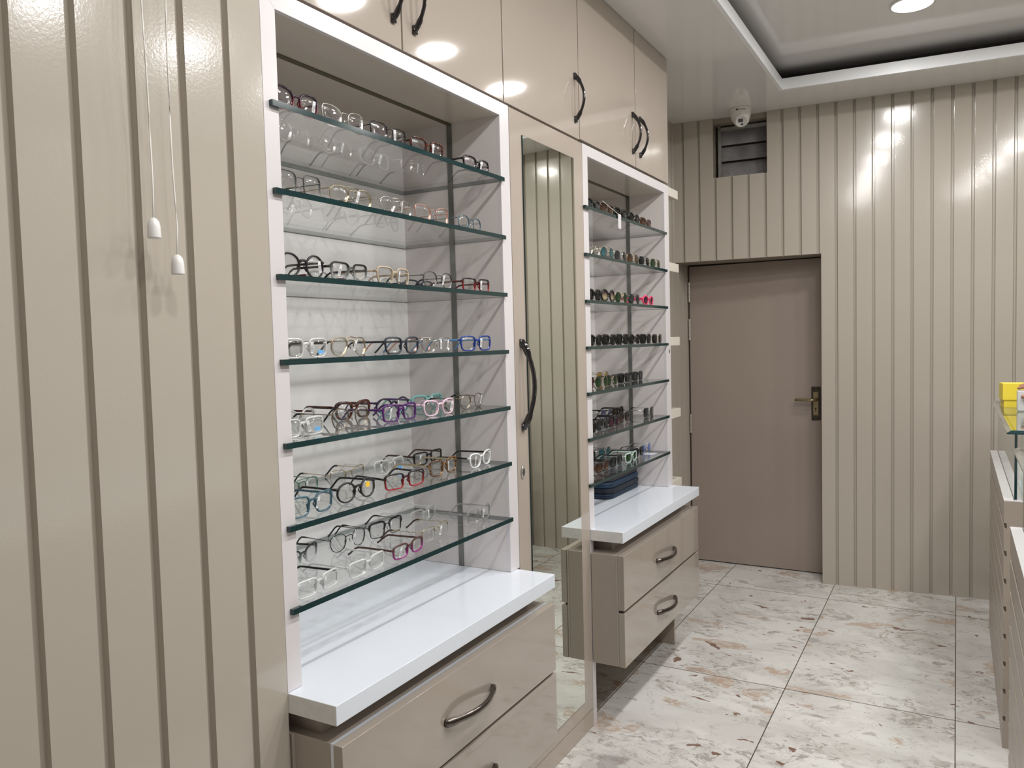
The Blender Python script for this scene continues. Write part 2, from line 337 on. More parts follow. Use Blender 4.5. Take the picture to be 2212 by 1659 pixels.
# ceiling with sunk tray, rotated at its far edge
TX0, TX1, TY0 = -0.793, 1.42, -0.05
ty = lambda x: 4.319 + (x - TX0) * 0.0975
def ring(mb, x0, x1, y0, off, X0, X1, Y0, Y1, z0, z1):
    """slab with a hole; hole corners are the tray outline grown by off"""
    inner = [(x0 - off, y0 - off), (x1 + off, y0 - off), (x1 + off, ty(x1) + off), (x0 - off, ty(x0) + off)]
    outer = [(X0, Y0), (X1, Y0), (X1, Y1), (X0, Y1)]
    for i in range(4):
        j = (i + 1) % 4; mb.prism([outer[i], outer[j], inner[j], inner[i]], z0, z1, lambda p, t: (p[0], p[1], t))
mb = MB(); ring(mb, TX0, TX1, TY0, 0.018, -1.7, 1.95, -2.6, 5.1, HC, HC + 0.02)
struct(mb.build('ceiling', M_ceil), 'glossy pale grey outer ceiling around the sunk tray', 'ceiling')
mb = MB()
def loop(off): return [(TX0 - off, TY0 - off), (TX1 + off, TY0 - off), (TX1 + off, ty(TX1) + off), (TX0 - off, ty(TX0) + off)]
A, B = loop(0), loop(0.018)
for i in range(4):
    j = (i + 1) % 4; mb.prism([A[i], A[j], B[j], B[i]], HC - 0.001, HC + 0.055, lambda p, t: (p[0], p[1], t))
struct(mb.build('trim_2', M_lip), 'white upstand lip around the sunk ceiling tray', 'trim')
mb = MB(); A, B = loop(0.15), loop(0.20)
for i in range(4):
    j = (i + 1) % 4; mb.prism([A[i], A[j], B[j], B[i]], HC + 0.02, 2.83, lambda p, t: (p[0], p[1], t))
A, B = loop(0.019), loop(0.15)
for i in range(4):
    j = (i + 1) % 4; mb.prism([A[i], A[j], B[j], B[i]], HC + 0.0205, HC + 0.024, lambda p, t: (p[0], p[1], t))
struct(mb.build('trim_3', M_pocket), 'cove pocket with painted-in shade behind the white ceiling lip', 'trim')
mb = MB().prism(loop(0.16), 2.805, 2.83, lambda p, t: (p[0], p[1], t)); struct(mb.build('ceiling_upper', M_ceil), 'glossy pale panel roofing the sunk ceiling tray', 'ceiling')

# downlights
first = None
def ceiling_light():
    t = thing('ceiling_light', 'x', 'ceiling light', group='round recessed downlights in the ceiling tray')
    MB().lathe([(0.076, 0), (0.088, 0), (0.088, -0.006), (0.078, -0.008), (0.076, -0.004)], 40).build('trim_ring', M_plastic, t, smooth=True)
    MB().add([(0.0755 * math.cos(q * math.pi / 16), 0.0755 * math.sin(q * math.pi / 16), -0.0045) for q in range(32)] + [(0, 0, -0.0045)],
             [(i, 32, (i + 1) % 32) for i in range(32)]).build('diffuser', M_lamp, t)
    return t
ordn = ['first', 'second', 'third', 'fourth', 'fifth', 'sixth', 'seventh', 'eighth', 'ninth', 'tenth', 'eleventh']
l0 = ceiling_light()
for i, (x, y) in enumerate(LAMPS):
    if i == 0: t = l0
    else:
        t = l0.copy(); C.objects.link(t)
        for ch in l0.children:
            c = ch.copy(); C.objects.link(c); c.parent = t
    t.location = (x, y, 2.8045)
    t['label'] = 'lit round downlight, %s from the far wall in the tray row %s' % (ordn[i % 6], 'nearer the cabinets' if x < 0 else 'over the counters')

# ------------------------------------------------------------------ cabinets
def rail_handle(path, rads, name, m, parent, flat=0.55, ref=(1, 0, 0), label=None):
    return MB().tube(path, rads, 12, flat=flat, ref=ref).build(name, m, parent, smooth=True, label=label)
def vhandle(parent, y, z0, z1, m=M_black, bow=0.032, r=0.0065, x=XF):
    n = 17; pa = []; ra = []
    for i in range(n):
        t = i / (n - 1); e = min(t, 1 - t); b = math.sin(math.pi * t) ** 0.8
        pa.append((x + 0.004 + bow * b, y, z0 + (z1 - z0) * t)); ra.append((r * (1.25 if e < 0.13 else 0.8), r * (0.9 if e < 0.13 else 0.7)))
    pa = [(x - 0.001, y, z0)] + pa + [(x - 0.001, y, z1)]; ra = [ra[0]] + ra + [ra[-1]]
    hd = MB().tube(pa, ra, 12, ref=(0, 1, 0))
    for z in (z0, z1): hd.box(x - 0.001, x + 0.007, y - r * 1.1, y + r * 1.1, z - 0.010, z + 0.010)
    return hd.build('handle', m, parent, smooth=True)

# upper cupboards: five doors to the ceiling
UD = [(0.60 + 0.508, 1.553, 'R'), (1.559, 2.037, 'L'), (2.043, 2.572, 'R'), (2.578, 3.132, 'R'), (3.138, 3.553, 'L')]
lab = ['leftmost glossy beige overhead cupboard above the left display', 'second glossy beige overhead cupboard, with black handle beside its left edge',
       'glossy beige overhead cupboard above the tall mirrored door', 'glossy beige overhead cupboard above the left half of the sunglasses display',
       'glossy beige overhead cupboard at the far end of the row']
for k, (y0, y1, side) in enumerate(UD):
    t = thing('overhead_cupboard', lab[k], 'cupboard', (XF, (y0 + y1) / 2, 2.12), group='overhead cupboards')
    MB().box(-1.515, XF - 0.021, y0 - 0.002, y1 + 0.002, 2.122, HC - 0.002).build('body', M_lamd, t)
    d = MB().box(XF - 0.018, XF, y0, y1, 2.124 + (0.004 if k > 2 else 0), HC - 0.003).build('door', M_lam, t, bevel=0.001)
    yh = y1 - 0.033 if side == 'R' else y0 + 0.045
    vhandle(d, yh, 2.186, 2.334)
    anchored(t)
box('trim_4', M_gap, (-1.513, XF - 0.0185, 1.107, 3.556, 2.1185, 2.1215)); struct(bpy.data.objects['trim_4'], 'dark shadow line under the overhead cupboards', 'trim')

SZ = [1.899, 1.731, 1.564, 1.397, 1.231, 1.065, 0.898]
SN = ['top', 'second', 'third', 'fourth', 'fifth', 'sixth', 'lowest']
def display(label, y0, yi0, yi1, y1, sy0, sy1, side):
    """white framed niche with seven glass shelves; y0..y1 frame, yi inner faces"""
    t = thing('display_cabinet', label, 'display cabinet', (XF, (y0 + y1) / 2, 0.73), group='white framed display niches')
    zi = 2.079
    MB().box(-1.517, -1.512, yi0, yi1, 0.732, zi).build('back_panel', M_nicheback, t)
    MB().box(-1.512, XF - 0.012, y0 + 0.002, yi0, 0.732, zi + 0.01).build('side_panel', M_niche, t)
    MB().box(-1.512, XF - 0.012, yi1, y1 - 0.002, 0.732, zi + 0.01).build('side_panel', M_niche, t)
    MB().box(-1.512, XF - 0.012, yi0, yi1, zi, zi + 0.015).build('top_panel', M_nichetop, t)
    ff = MB()
    fr = lambda p, q: (q, p[0], p[1])
    zt = 2.1175
    ff.prism([(y0, 0.732), (yi0, 0.732), (yi0, zi), (y0, zt)], XF - 0.012, XF, fr)
    ff.prism([(yi1, 0.732), (y1, 0.732), (y1, zt), (yi1, zi)], XF - 0.012, XF, fr)
    ff.prism([(y0, zt), (yi0, zi), (yi1, zi), (y1, zt)], XF - 0.012, XF, fr)
    ff.build('face_frame', M_frame, t, bevel=0.0006)
    xs = -1.343
    MB().box(xs, xs + 0.017, yi1 - 0.003, yi1 + 0.001, 0.733, zi).build('side_channel', M_strip, t)
    MB().box(xs, xs + 0.017, yi0 - 0.001, yi0 + 0.003, 0.733, zi).build('side_channel', M_strip, t)
    MB().box(xs, xs + 0.017, yi0 + 0.004, yi1 - 0.004, zi - 0.002, zi + 0.001).build('top_channel', pm('olive_channel', (0.085, 0.068, 0.035, 1), 0.5), t)
    for k, z in enumerate(SZ):
        g = MB(); x0, x1 = -1.510, -1.149; zb = z - 0.0115
        ya, yb = yi0 + 0.0008, yi1 - 0.0008
        g.add([(x0, ya, z), (x1, ya, z), (x1, yb, z), (x0, yb, z)], [(0, 1, 2, 3)], 0)
        g.add([(x0, ya, zb), (x1, ya, zb), (x1, yb, zb), (x0, yb, zb)], [(3, 2, 1, 0)], 0)
        g.box(XF + 0.0006, x1, sy0, ya, zb, z, 1); g.box(XF + 0.0006, x1, yb, sy1, zb, z, 1)
        g.box(x1 - 0.0015, x1, ya, yb, zb, z, 1)
        g.add([(x0, ya, z), (x0, yb, z), (x0, yb, zb), (x0, ya, zb)], [(0, 1, 2, 3)], 2)
        g.add([(x0, ya, z), (XF, ya, z), (XF, ya, zb), (x0, ya, zb)], [(0, 1, 2, 3)], 1)
        g.add([(x0, yb, z), (XF, yb, z), (XF, yb, zb), (x0, yb, zb)], [(0, 1, 2, 3)], 1)
        g.build('glass_shelf', [M_glass, M_edgegl, M_edgeb], t)
    anchored(t); return t
display('white framed display niche of clear spectacle frames, left of the tall mirror', 1.108, 1.147, 2.012, 2.065, 1.122, 2.0165, 'left')
dc2 = display('white framed display niche of dark sunglasses, right of the tall mirror', 2.594, 2.638, 3.489, 3.552, 2.590, 3.4935, 'right')

def lower(label_w, label_d, y0, y1, fy0, fy1, yb0, yb1, leg, sd):
    wt = MB().box(-1.513, -1.033, y0, y1, 0.691, 0.7312).build('worktop', M_white, bevel=0.0015)
    wt.data.materials.append(M_white_end)
    for p in wt.data.polygons:
        if p.normal.y < -0.9: p.material_index = 1
    tag(wt, label_w, 'worktop', 'white worktops under the display niches')
    t = thing('drawer_unit', label_d, 'drawers', (-1.09, (y0 + y1) / 2, 0.0 if leg else 0.24), group='floating beige drawer units')
    c = MB().box(-1.157, -1.062, fy0 + 0.002, fy1 - 0.002, 0.24, 0.646).box(-1.513, -1.157, yb0, yb1, 0.24, 0.646)
    c.box(-1.50, -1.105, yb0 + 0.03, yb1 - 0.05, 0.646, 0.6905); c.build('carcass', M_lamd, t, bevel=0.0008)
    MB().box(-1.0615, -1.0535, fy0 + 0.002, fy1 - 0.002, 0.242, 0.6465).build('edge_band', M_white if not leg else M_lam, t)
    for z0, z1 in ((0.448, 0.6465), (0.24, 0.438)):
        d = MB().box(-1.053, -1.03, fy0, fy1, z0, z1).build('drawer', M_drawer, t, bevel=0.0012)
        ym = fy0 + (0.455 if leg else 0.452); za = z0 + 0.093; n = 15; pa = [(-1.031, ym - 0.105, za)]; ra = [(0.007, 0.009)]
        for i in range(n):
            q = i / (n - 1); b = math.sin(math.pi * q) ** 0.9; pa.append((-1.025 + 0.030 * b, ym - 0.105 + 0.21 * q, za)); ra.append((0.0062, 0.0085) if 0.12 < q < 0.88 else (0.008, 0.0105))
        pa.append((-1.031, ym + 0.105, za)); ra.append((0.007, 0.009))
        MB().tube(pa, ra, 12, ref=(0, 0, 1)).build('handle', M_nickel, d, smooth=True)
    MB().box(-1.055, -1.045, fy0 + 0.004, fy1 - 0.004, 0.4385, 0.4475).build('shadow_gap', M_gap, t)
    if leg: MB().box(-1.49, -1.135, 3.468, 3.486, 0.0, 0.24).build('support_panel', M_lamd, t, bevel=0.001)
    else: MB().box(-1.50, -1.135, yb1 - 0.025, yb1 - 0.005, 0.0, 0.24).build('support_panel', M_lamd, t, bevel=0.001)
    anchored(t)
lower('glossy white worktop under the left display, empty, with chipped near end', 'beige floating drawer unit under the left white worktop', 1.1075, 2.052, 1.117, 2.040, 1.112, 2.063, False, 'left')
lower('glossy white worktop under the sunglasses display, cases stacked on it', 'beige floating drawer unit under the far white worktop', 2.597, 3.548, 2.592, 3.518, 2.640, 3.545, True, 'right')

# tall cupboard with mirror
t = thing('tall_cupboard', 'tall beige cupboard with long mirror on its door, between the display niches', 'cupboard', (XF, 2.33, 0))
MB().box(-1.513, XF - 0.021, 2.067, 2.592, 0.0, 2.118).box(-1.513, XF - 0.001, 2.597, 2.626, 0.0, 0.690).build('body', M_frame, t, bevel=0.0008)
MB().box(XF - 0.020, XF - 0.001, 2.068, 2.592, 0.0, 0.066).build('plinth', M_lam, t)
d = MB().box(XF - 0.018, XF, 2.0685, 2.5915, 0.069, 2.1165).build('door', M_lam, t, bevel=0.001)
mi = MB().box(XF, XF + 0.0042, 2.142, 2.512, 0.124, 2.048, 1); mi.add([(XF + 0.0045, 2.1425, 0.1245), (XF + 0.0045, 2.5115, 0.1245), (XF + 0.0045, 2.5115, 2.0475), (XF + 0.0045, 2.1425, 2.0475)], [(0, 1, 2, 3)], 0)
mi.build('mirror', [M_mirror, M_edgegl], d, label='long frameless mirror')
vhandle(d, 2.108, 1.158, 1.418, bow=0.040, r=0.009)
lk = MB().lathe([(0.0125, 0), (0.0125, 0.004), (0.010, 0.006), (0.006, 0.006)], 24, fn=lambda x, y, z: (XF + z, 2.096 + y * 0.75, 1.021 + x * 1.5)).build('lock', M_chrome, d, smooth=True)
MB().box(XF + 0.0055, XF + 0.0066, 2.0947, 2.0973, 1.013, 1.029).build('keyway', M_blackp, d)
anchored(t)
kb = MB().box(XF, XF + 0.0012, 3.526, 3.534, 1.350, 1.366).build('keyhole', M_blackp, dc2); kb.matrix_parent_inverse = Matrix.Translation(-dc2.location)

# open corner shelves beyond the sunglasses display
t = thing('corner_shelves', 'ivory open shelves on the far side of the sunglasses display, near the door', 'shelves', (-1.30, 3.63, 0.72))
for z in (2.115, 1.770, 1.424, 1.082, 0.746):
    s = MB().box(-1.175, XF, 3.5535, 3.692, z - 0.040, z).box(-1.474, -1.175, 3.675, 3.692, z - 0.040, z).box(-1.474, -1.175, 3.5535, 3.675, z - 0.040, z - 0.028)
    s.build('shelf', M_shelfw, t, bevel=0.0008)
anchored(t)

# ------------------------------------------------------------------ spectacles
COL = dict(
    plum=ramp2('acetate_plum', (0.02, 0.006, 0.02, 1), (0.22, 0.012, 0.02, 1)), gold=pm('gold_wire', (0.50, 0.41, 0.27, 1), 0.25, 1), silver=pm('silver_wire', (0.62, 0.61, 0.58, 1), 0.22, 1),
    gun=pm('gunmetal_wire', (0.12, 0.12, 0.12, 1), 0.3, 1), bronze=pm('bronze_wire', (0.22, 0.18, 0.13, 1), 0.3, 1), rose=pm('rose_gold_wire', (0.68, 0.36, 0.29, 1), 0.25, 1),
    black=pm('black_acetate', (0.008, 0.008, 0.009, 1), 0.12), blackm=pm('black_matt_acetate', (0.012, 0.012, 0.013, 1), 0.4),
    tort=pm('tortoiseshell', (0.13, 0.028, 0.012, 1), 0.12), crystal=thin_glass('crystal_acetate', (0.97, 0.97, 0.96, 1), 0.08, (0.80, 0.82, 0.81, 1), 0.30),
    frost=thin_glass('frosted_acetate', (0.96, 0.96, 0.95, 1), 0.08, (0.86, 0.87, 0.87, 1), 0.72), greyc=thin_glass('grey_crystal', (0.8, 0.8, 0.79, 1), 0.07, (0.45, 0.45, 0.44, 1), 0.35),
    blackfade=ramp2('black_to_clear', (0.01, 0.01, 0.01, 1), (0.62, 0.66, 0.65, 1), 0.006, 0.034, glassy=(0.5, 1.0)), champ=pm('champagne', (0.52, 0.42, 0.31, 1), 0.25),
    maroon=pm('maroon_acetate', (0.09, 0.012, 0.016, 1), 0.15), blackred=ramp2('black_to_red', (0.012, 0.01, 0.012, 1), (0.36, 0.014, 0.018, 1), 0.008, 0.032),
    navy=pm('dark_navy_acetate', (0.022, 0.032, 0.05, 1), 0.2), blue=pm('blue_acetate', (0.012, 0.045, 0.28, 1), 0.12), sky=pm('sky_blue_temple', (0.10, 0.32, 0.62, 1), 0.2),
    mint=pm('mint_acetate', (0.26, 0.50, 0.49, 1), 0.15), purple=pm('purple_acetate', (0.085, 0.012, 0.15, 1), 0.12), pink=pm('pink_acetate', (0.80, 0.58, 0.70, 1), 0.12),
    teal=pm('teal_acetate', (0.055, 0.13, 0.175, 1), 0.15), brown=pm('brown_acetate', (0.07, 0.032, 0.022, 1), 0.2), amber=pm('amber_tortoise', (0.20, 0.085, 0.02, 1), 0.15),
    brownmag=ramp2('brown_to_magenta', (0.085, 0.035, 0.025, 1), (0.28, 0.02, 0.19, 1), 0.012, 0.028), white=pm('white_acetate', (0.82, 0.84, 0.85, 1), 0.2),
    hotpink=pm('hot_pink_plastic', (0.80, 0.07, 0.17, 1), 0.3), mintw=pm('pale_mint_plastic', (0.58, 0.72, 0.66, 1), 0.3), green=pm('green_wire', (0.09, 0.22, 0.15, 1), 0.3, 0.6),
    purpleblue=ramp2('purple_to_blue', (0.02, 0.012, 0.045, 1), (0.05, 0.32, 0.45, 1), 0.0, 0.02))
_n = COL['tort'].node_tree
for key, c1, c2, sc in (('tort', (0.02, 0.008, 0.006, 1), (0.14, 0.032, 0.014, 1), 160), ('amber', (0.06, 0.02, 0.008, 1), (0.30, 0.15, 0.04, 1), 170)):
    nt = COL[key].node_tree; p = nt.nodes['Principled BSDF']; tc = nt.nodes.new('ShaderNodeTexCoord'); n = nt.nodes.new('ShaderNodeTexNoise'); n.inputs['Scale'].default_value = sc
    link(nt, tc.outputs['Object'], n.inputs['Vector']); r = nt.nodes.new('ShaderNodeMapRange'); r.inputs['From Min'].default_value = 0.45; r.inputs['From Max'].default_value = 0.56; link(nt, n.outputs['Fac'], r.inputs['Value'])
    mx = nt.nodes.new('ShaderNodeMix'); mx.data_type = 'RGBA'; mx.inputs['A'].default_value = c1; mx.inputs['B'].default_value = c2; link(nt, r.outputs[0], mx.inputs['Factor']); link(nt, mx.outputs['Result'], p.inputs['Base Color'])
LENS = dict(clear=M_lens, lilac=thin_glass('lilac_lens', (0.94, 0.92, 0.95, 1), 0.10),
    dark=pm('dark_lens', (0.006, 0.007, 0.007, 1), 0.05, spec=0.12), grey=ramp2('grey_gradient_lens', (0.012, 0.012, 0.013, 1), (0.03, 0.033, 0.036, 1), rough=0.03),
    brown=ramp2('brown_gradient_lens', (0.012, 0.008, 0.007, 1), (0.075, 0.036, 0.02, 1), rough=0.03), green=ramp2('green_lens', (0.006, 0.016, 0.008, 1), (0.018, 0.05, 0.016, 1), rough=0.03),
    teal=ramp2('teal_lens', (0.01, 0.045, 0.055, 1), (0.05, 0.13, 0.14, 1), rough=0.03), wine=ramp2('wine_gradient_lens', (0.012, 0.006, 0.014, 1), (0.06, 0.02, 0.035, 1), rough=0.03),
    violet=ramp2('violet_gradient_lens', (0.03, 0.03, 0.09, 1), (0.30, 0.30, 0.42, 1), rough=0.03, glassy=(0.5, 0.9)), yellow=thin_glass('yellow_lens', (0.75, 0.58, 0.22, 1), 0.08, (0.5, 0.36, 0.08, 1), 0.3),
    blue=thin_glass('blue_lens', (0.25, 0.42, 0.85, 1), 0.08, (0.08, 0.2, 0.6, 1), 0.35), sand=ramp2('sand_gradient_lens', (0.03, 0.012, 0.02, 1), (0.45, 0.36, 0.22, 1), rough=0.03))
def stripes():
    m, nt, p = mat('price_tag_card'); tc = nt.nodes.new('ShaderNodeTexCoord'); sp = nt.nodes.new('ShaderNodeSeparateXYZ'); link(nt, tc.outputs['Object'], sp.inputs[0])
    def mth(op, a, b):
        n = nt.nodes.new('ShaderNodeMath'); n.operation = op
        for i, v in enumerate((a, b)):
            if isinstance(v, (int, float)): n.inputs[i].default_value = v
            else: link(nt, v, n.inputs[i])
        return n.outputs[0]
    st = mth('LESS_THAN', mth('FRACT', mth('MULTIPLY', sp.outputs['Z'], 420), 0), 0.42)
    up = mth('GREATER_THAN', sp.outputs['Z'], -0.009); lo = mth('LESS_THAN', sp.outputs['Z'], 0.004); ed = mth('LESS_THAN', mth('ABSOLUTE', sp.outputs['Y'], 0), 0.0030)
    f = mth('MULTIPLY', mth('MULTIPLY', st, up), mth('MULTIPLY', lo, ed))
    mx = nt.nodes.new('ShaderNodeMix'); mx.data_type = 'RGBA'; mx.inputs['A'].default_value = (0.82, 0.83, 0.85, 1); mx.inputs['B'].default_value = (0.03, 0.03, 0.03, 1)
    link(nt, f, mx.inputs['Factor']); link(nt, mx.outputs['Result'], p.inputs['Base Color']); p.inputs['Roughness'].default_value = 0.5
    return m
M_tag = stripes()
M_bluest = pm('blue_sticker', (0.16, 0.46, 0.85, 1), 0.5); M_yelst = pm('yellow_sticker', (0.95, 0.60, 0.05, 1), 0.5); M_print = pm('dark_print', (0.03, 0.03, 0.03, 1), 0.6)

NL = 40
def outline(shape, a, b):
    """lens edge for the +y lens, as (y, z) about its centre; a, b half width and half height"""
    out = []
    if shape == 'geo':
        cr = [(1, 0.12), (0.86, 0.72), (0.30, 1.0), (-0.45, 1.0), (-0.93, 0.62), (-1, 0.0), (-0.72, -0.72), (-0.22, -1.0), (0.28, -1.0), (0.74, -0.70)]
        pts = []
        for i in range(len(cr)):
            p0, p1 = cr[i], cr[(i + 1) % len(cr)]
            for k in range(4): q = k / 4; pts.append((p0[0] + (p1[0] - p0[0]) * q, p0[1] + (p1[1] - p0[1]) * q))
        m = len(pts); sm = [tuple(sum(pts[(i + d) % m][c] for d in (-1, 0, 1)) / 3 for c in (0, 1)) for i in range(m)]
        return [(y * a, z * b) for y, z in sm]
    for i in range(NL):
        q = 2 * math.pi * i / NL; cy, cz = math.cos(q), math.sin(q)
        n = dict(round=2.0, rect=5.0, sq=4.0, cat=2.9, way=3.6, avi=2.5, brow=4.0, slim=3.8)[shape]
        y = math.copysign(abs(cy) ** (2 / n), cy); z = math.copysign(abs(cz) ** (2 / n), cz)
        if shape in ('rect', 'slim'): y *= 1 + 0.05 * z
        if shape in ('sq', 'brow'): y *= 1 + 0.07 * z; z += 0.03 * y
        if shape == 'way': y *= 1 + 0.10 * z; z = z - (0.10 * (-y + 1) / 2 if z > 0 else 0)
        if shape == 'cat': y *= 1 + 0.10 * z; z = z + (0.20 * max(0, y) ** 2 - 0.16 * max(0, -y) if z > 0 else 0)
        if shape == 'avi':
            y = y * (1 + 0.16 * min(0, z) ) + (0.06 if z < 0 else 0); z = z * (0.9 if z > 0 else 1.0)
            if z < 0 and y < 0: y *= 1 + 0.22 * z
        out.append((y * a, z * b))
    return out
KC = 1.15
def specs(shape, hmm, kind, c1, tc_, lens, extras, wid, noun, label, group, L=0.138):
    t = thing(noun, label, 'glasses' if noun == 'eyeglasses' else 'sunglasses', group=group)
    tk = dict(p=0.0030, k=0.0048, m=0.0013, h=0.0014, n=0.0004)[kind]; dp = dict(p=0.0036, k=0.0050, m=0.0018, h=0.0018, n=0.001)[kind]
    br = dict(p=0.0165, k=0.017, m=0.021, h=0.021, n=0.02)[kind]
    b = hmm / 2000 - tk; a = (wid - 0.004 - br - 4 * tk) / 4 ; cy = br / 2 + tk + a; cz = hmm / 2000
    ol = outline(shape, a, b); n = len(ol); H = hmm / 1000
    X = lambda y: -KC * y * y
    mc = COL[c1]; rim = MB()
    for sgn in (1, -1):
        P = [(sgn * (cy + y), cz + z) for y, z in ol]
        vs = []; fs = []
        for i in range(n):
            p, q = P[i - 1], P[(i + 1) % n]; ty_, tz_ = q[0] - p[0], q[1] - p[1]; l = math.hypot(ty_, tz_) or 1; ny, nz = tz_ / l * sgn, -ty_ / l * sgn
            z_rel = (P[i][1] - cz) / b; tt = tk
            if kind in 'pk' and z_rel > 0.3: tt = tk * (1.25 if kind == 'p' else 1.6)
            if shape == 'brow' and z_rel > 0.35: tt = 0.0052
            if kind == 'h' and z_rel < 0.05: tt = 0.0003
            if kind == 'k' and z_rel > 0.3: tt = tk * 1.35
            D = dp if not (shape == 'brow' and z_rel > 0.35) else 0.0036
            if kind == 'h' and z_rel < 0.05: D = 0.0009
            for (o, dx) in ((-0.0004, -0.5), (-0.0004, 0.5), (tt * 0.35, 0.62), (tt * 0.85, 0.5), (tt, 0.0), (tt * 0.85, -0.5)):
                y = P[i][0] + ny * o; z = P[i][1] + nz * o; vs.append((X(y) + dx * D, y, max(z, 0.0002)))
        for i in range(n):
            j = (i + 1) % n
            for k in range(6): fs.append((i * 6 + k, i * 6 + (k + 1) % 6, j * 6 + (k + 1) % 6, j * 6 + k))
        rim.add(vs, fs)
        # end piece
        ye = sgn * (wid / 2 - 0.001); yi = sgn * (cy + a * 0.93)
        zt = cz + b * 0.55; r = 0.0026 if kind in 'pk' else 0.0011
        rim.tube([(X(yi) , yi, zt), (X(ye) - 0.001, ye, zt), (X(ye) - 0.007, ye, zt - 0.0004)], [(r * 1.0, r * 1.2)] * 3, 8)
    bz = cz + b * (0.42 if kind in 'pk' else 0.50); yb = br / 2 + tk * 0.6
    if kind in 'pk': rim.tube([(X(0), -yb, bz - 0.001), (0.001, -yb * 0.4, bz + 0.0022), (0.001, yb * 0.4, bz + 0.0022), (X(0), yb, bz - 0.001)], [(0.0018, 0.0040), (0.0018, 0.0030), (0.0018, 0.0030), (0.0018, 0.0040)], 8, ref=(0, 0, 1))
    else:
        rim.tube([(0, -yb - 0.001, bz), (0.001, -yb * 0.5, bz + 0.0025), (0.001, yb * 0.5, bz + 0.0025), (0, yb + 0.001, bz)], 0.0011, 8)
        if shape == 'avi': rim.tube([(0, -yb - a * 0.35, cz + b * 0.88), (0.001, 0, cz + b * 0.98), (0, yb + a * 0.35, cz + b * 0.88)], 0.0010, 8)
    rim.build('rim', mc, t, smooth=True)
    for sgn in (1, -1):
        ln = MB(); P = [(sgn * (cy + y), cz + z) for y, z in ol]; th = 0.0007 if lens in ('clear', 'lilac') else 0.0010
        vs = []; m = len(P)
        for s_ in (1, -1):
            for sc in (1.0, 0.5):
                for (y, z) in P:
                    yy = sgn * cy + (y - sgn * cy) * sc; zz = cz + (z - cz) * sc; vs.append((X(yy) + s_ * th + 0.0008 * (1 - sc), yy, zz))
            vs.append((X(sgn * cy) + s_ * th + 0.001, sgn * cy, cz))
        fs = []; q = 2 * m + 1
        for s0 in (0, q):
            for i in range(m):
                j = (i + 1) % m; fs += [(s0 + i, s0 + j, s0 + m + j, s0 + m + i), (s0 + m + i, s0 + m + j, s0 + 2 * m)]
        for i in range(m): fs.append((i, (i + 1) % m, q + (i + 1) % m, q + i))
        ln.add(vs, fs).build('lens', LENS[lens], t, smooth=True)
        # temple: level from the hinge, then curving down to rest its tip on the shelf
        ye = sgn * (wid / 2 - 0.001); zt = cz + b * 0.55; xs = X(ye) - 0.007; L2 = L + xs + 0.004
        pts = []; ra = []
        for (fx, fz, fy) in ((0, 0, 0), (0.25, 0.004, 0.5), (0.5, 0.010, 1), (0.66, 0.012, 1), (0.74, -0.01, 1.1), (0.81, -0.18, 1.3), (0.88, -0.48, 1.6), (0.94, -0.76, 2.0), (1.0, None, 2.4)):
            z = 0.0034 if fz is None else zt + fz * (zt - 0.003)
            pts.append((xs - L2 * fx, ye - sgn * 0.0024 * fy, z))
            if kind in 'pk': ra.append((0.0013, (0.0036 if kind == 'k' else 0.0026) * (1.0 if fx < 0.7 else 0.95)))
            else: ra.append((0.0008, 0.0010) if fx < 0.62 else (0.0014, 0.0024 if fx < 0.95 else 0.0030))
        tm = MB(); tm.tube(pts, ra, 8, ref=(0, 0, 1))
        if kind not in 'pk':
            for i_, f in enumerate(tm.f):
                if min(f) >= 3 * 8 and len(f) == 4 or (len(f) > 4 and min(f) > 8): tm.mi[i_] = 1
        tmat = COL[tc_] if kind in 'pk' else COL[c1]
        tm.build('temple', [tmat, COL[tc_]], t, smooth=True)
        if kind not in 'pk':
            MB().tube([(-0.001, sgn * (br / 2 + 0.0005), cz + 0.002), (-0.006, sgn * (br / 2 - 0.0015), cz + 0.001), (-0.007, sgn * (br / 2 - 0.002), cz - 0.002)], 0.0005, 6).tube(
                [(-0.0068, sgn * (br / 2 - 0.003), cz + 0.003), (-0.0075, sgn * (br / 2 - 0.0022), cz - 0.002), (-0.0068, sgn * (br / 2 - 0.001), cz - 0.008)], [(0.0006, 0.001), (0.001, 0.003), (0.0006, 0.0012)], 8).build('nose_pad', COL['silver'], t, smooth=True)
        elif noun == 'eyeglasses':
            MB().tube([(-0.001, sgn * (br / 2 - 0.0005), cz + b * 0.3), (-0.006, sgn * (br / 2 + 0.0003), cz - b * 0.05), (-0.003, sgn * (br / 2 + 0.004), cz - b * 0.5)], [(0.001, 0.001), (0.0012, 0.0035), (0.0008, 0.001)], 8).build('nose_pad', mc, t, smooth=True)
    for e in extras:
        if e in 'tTlr':
            yy = {'t': 0.012, 'T': -0.012, 'l': -0.045, 'r': 0.048}[e]; lean = random.uniform(-0.3, 0.3)
            tg = MB().box(-0.00025, 0.00025, -0.0036, 0.0036, -0.0125, 0.0125).build('price_tag', M_tag, t)
            zc = min(H * 0.62, 0.03) ; zc = max(zc - 0.004, 0.0145)
            tg.location = (X(yy) + 0.0052, yy, zc); tg.rotation_euler = (lean, 0.12, random.uniform(-0.3, 0.3))
            MB().tube([(X(yy) + 0.005, yy, zc + 0.011), (X(yy) + 0.004, yy * 0.8, bz + 0.003), (-0.002, yy * 0.7, bz + 0.006), (-0.005, yy * 0.75, bz), (X(yy) + 0.003, yy, zc + 0.010)], 0.0005, 5).build('tag_string', M_cord, t)
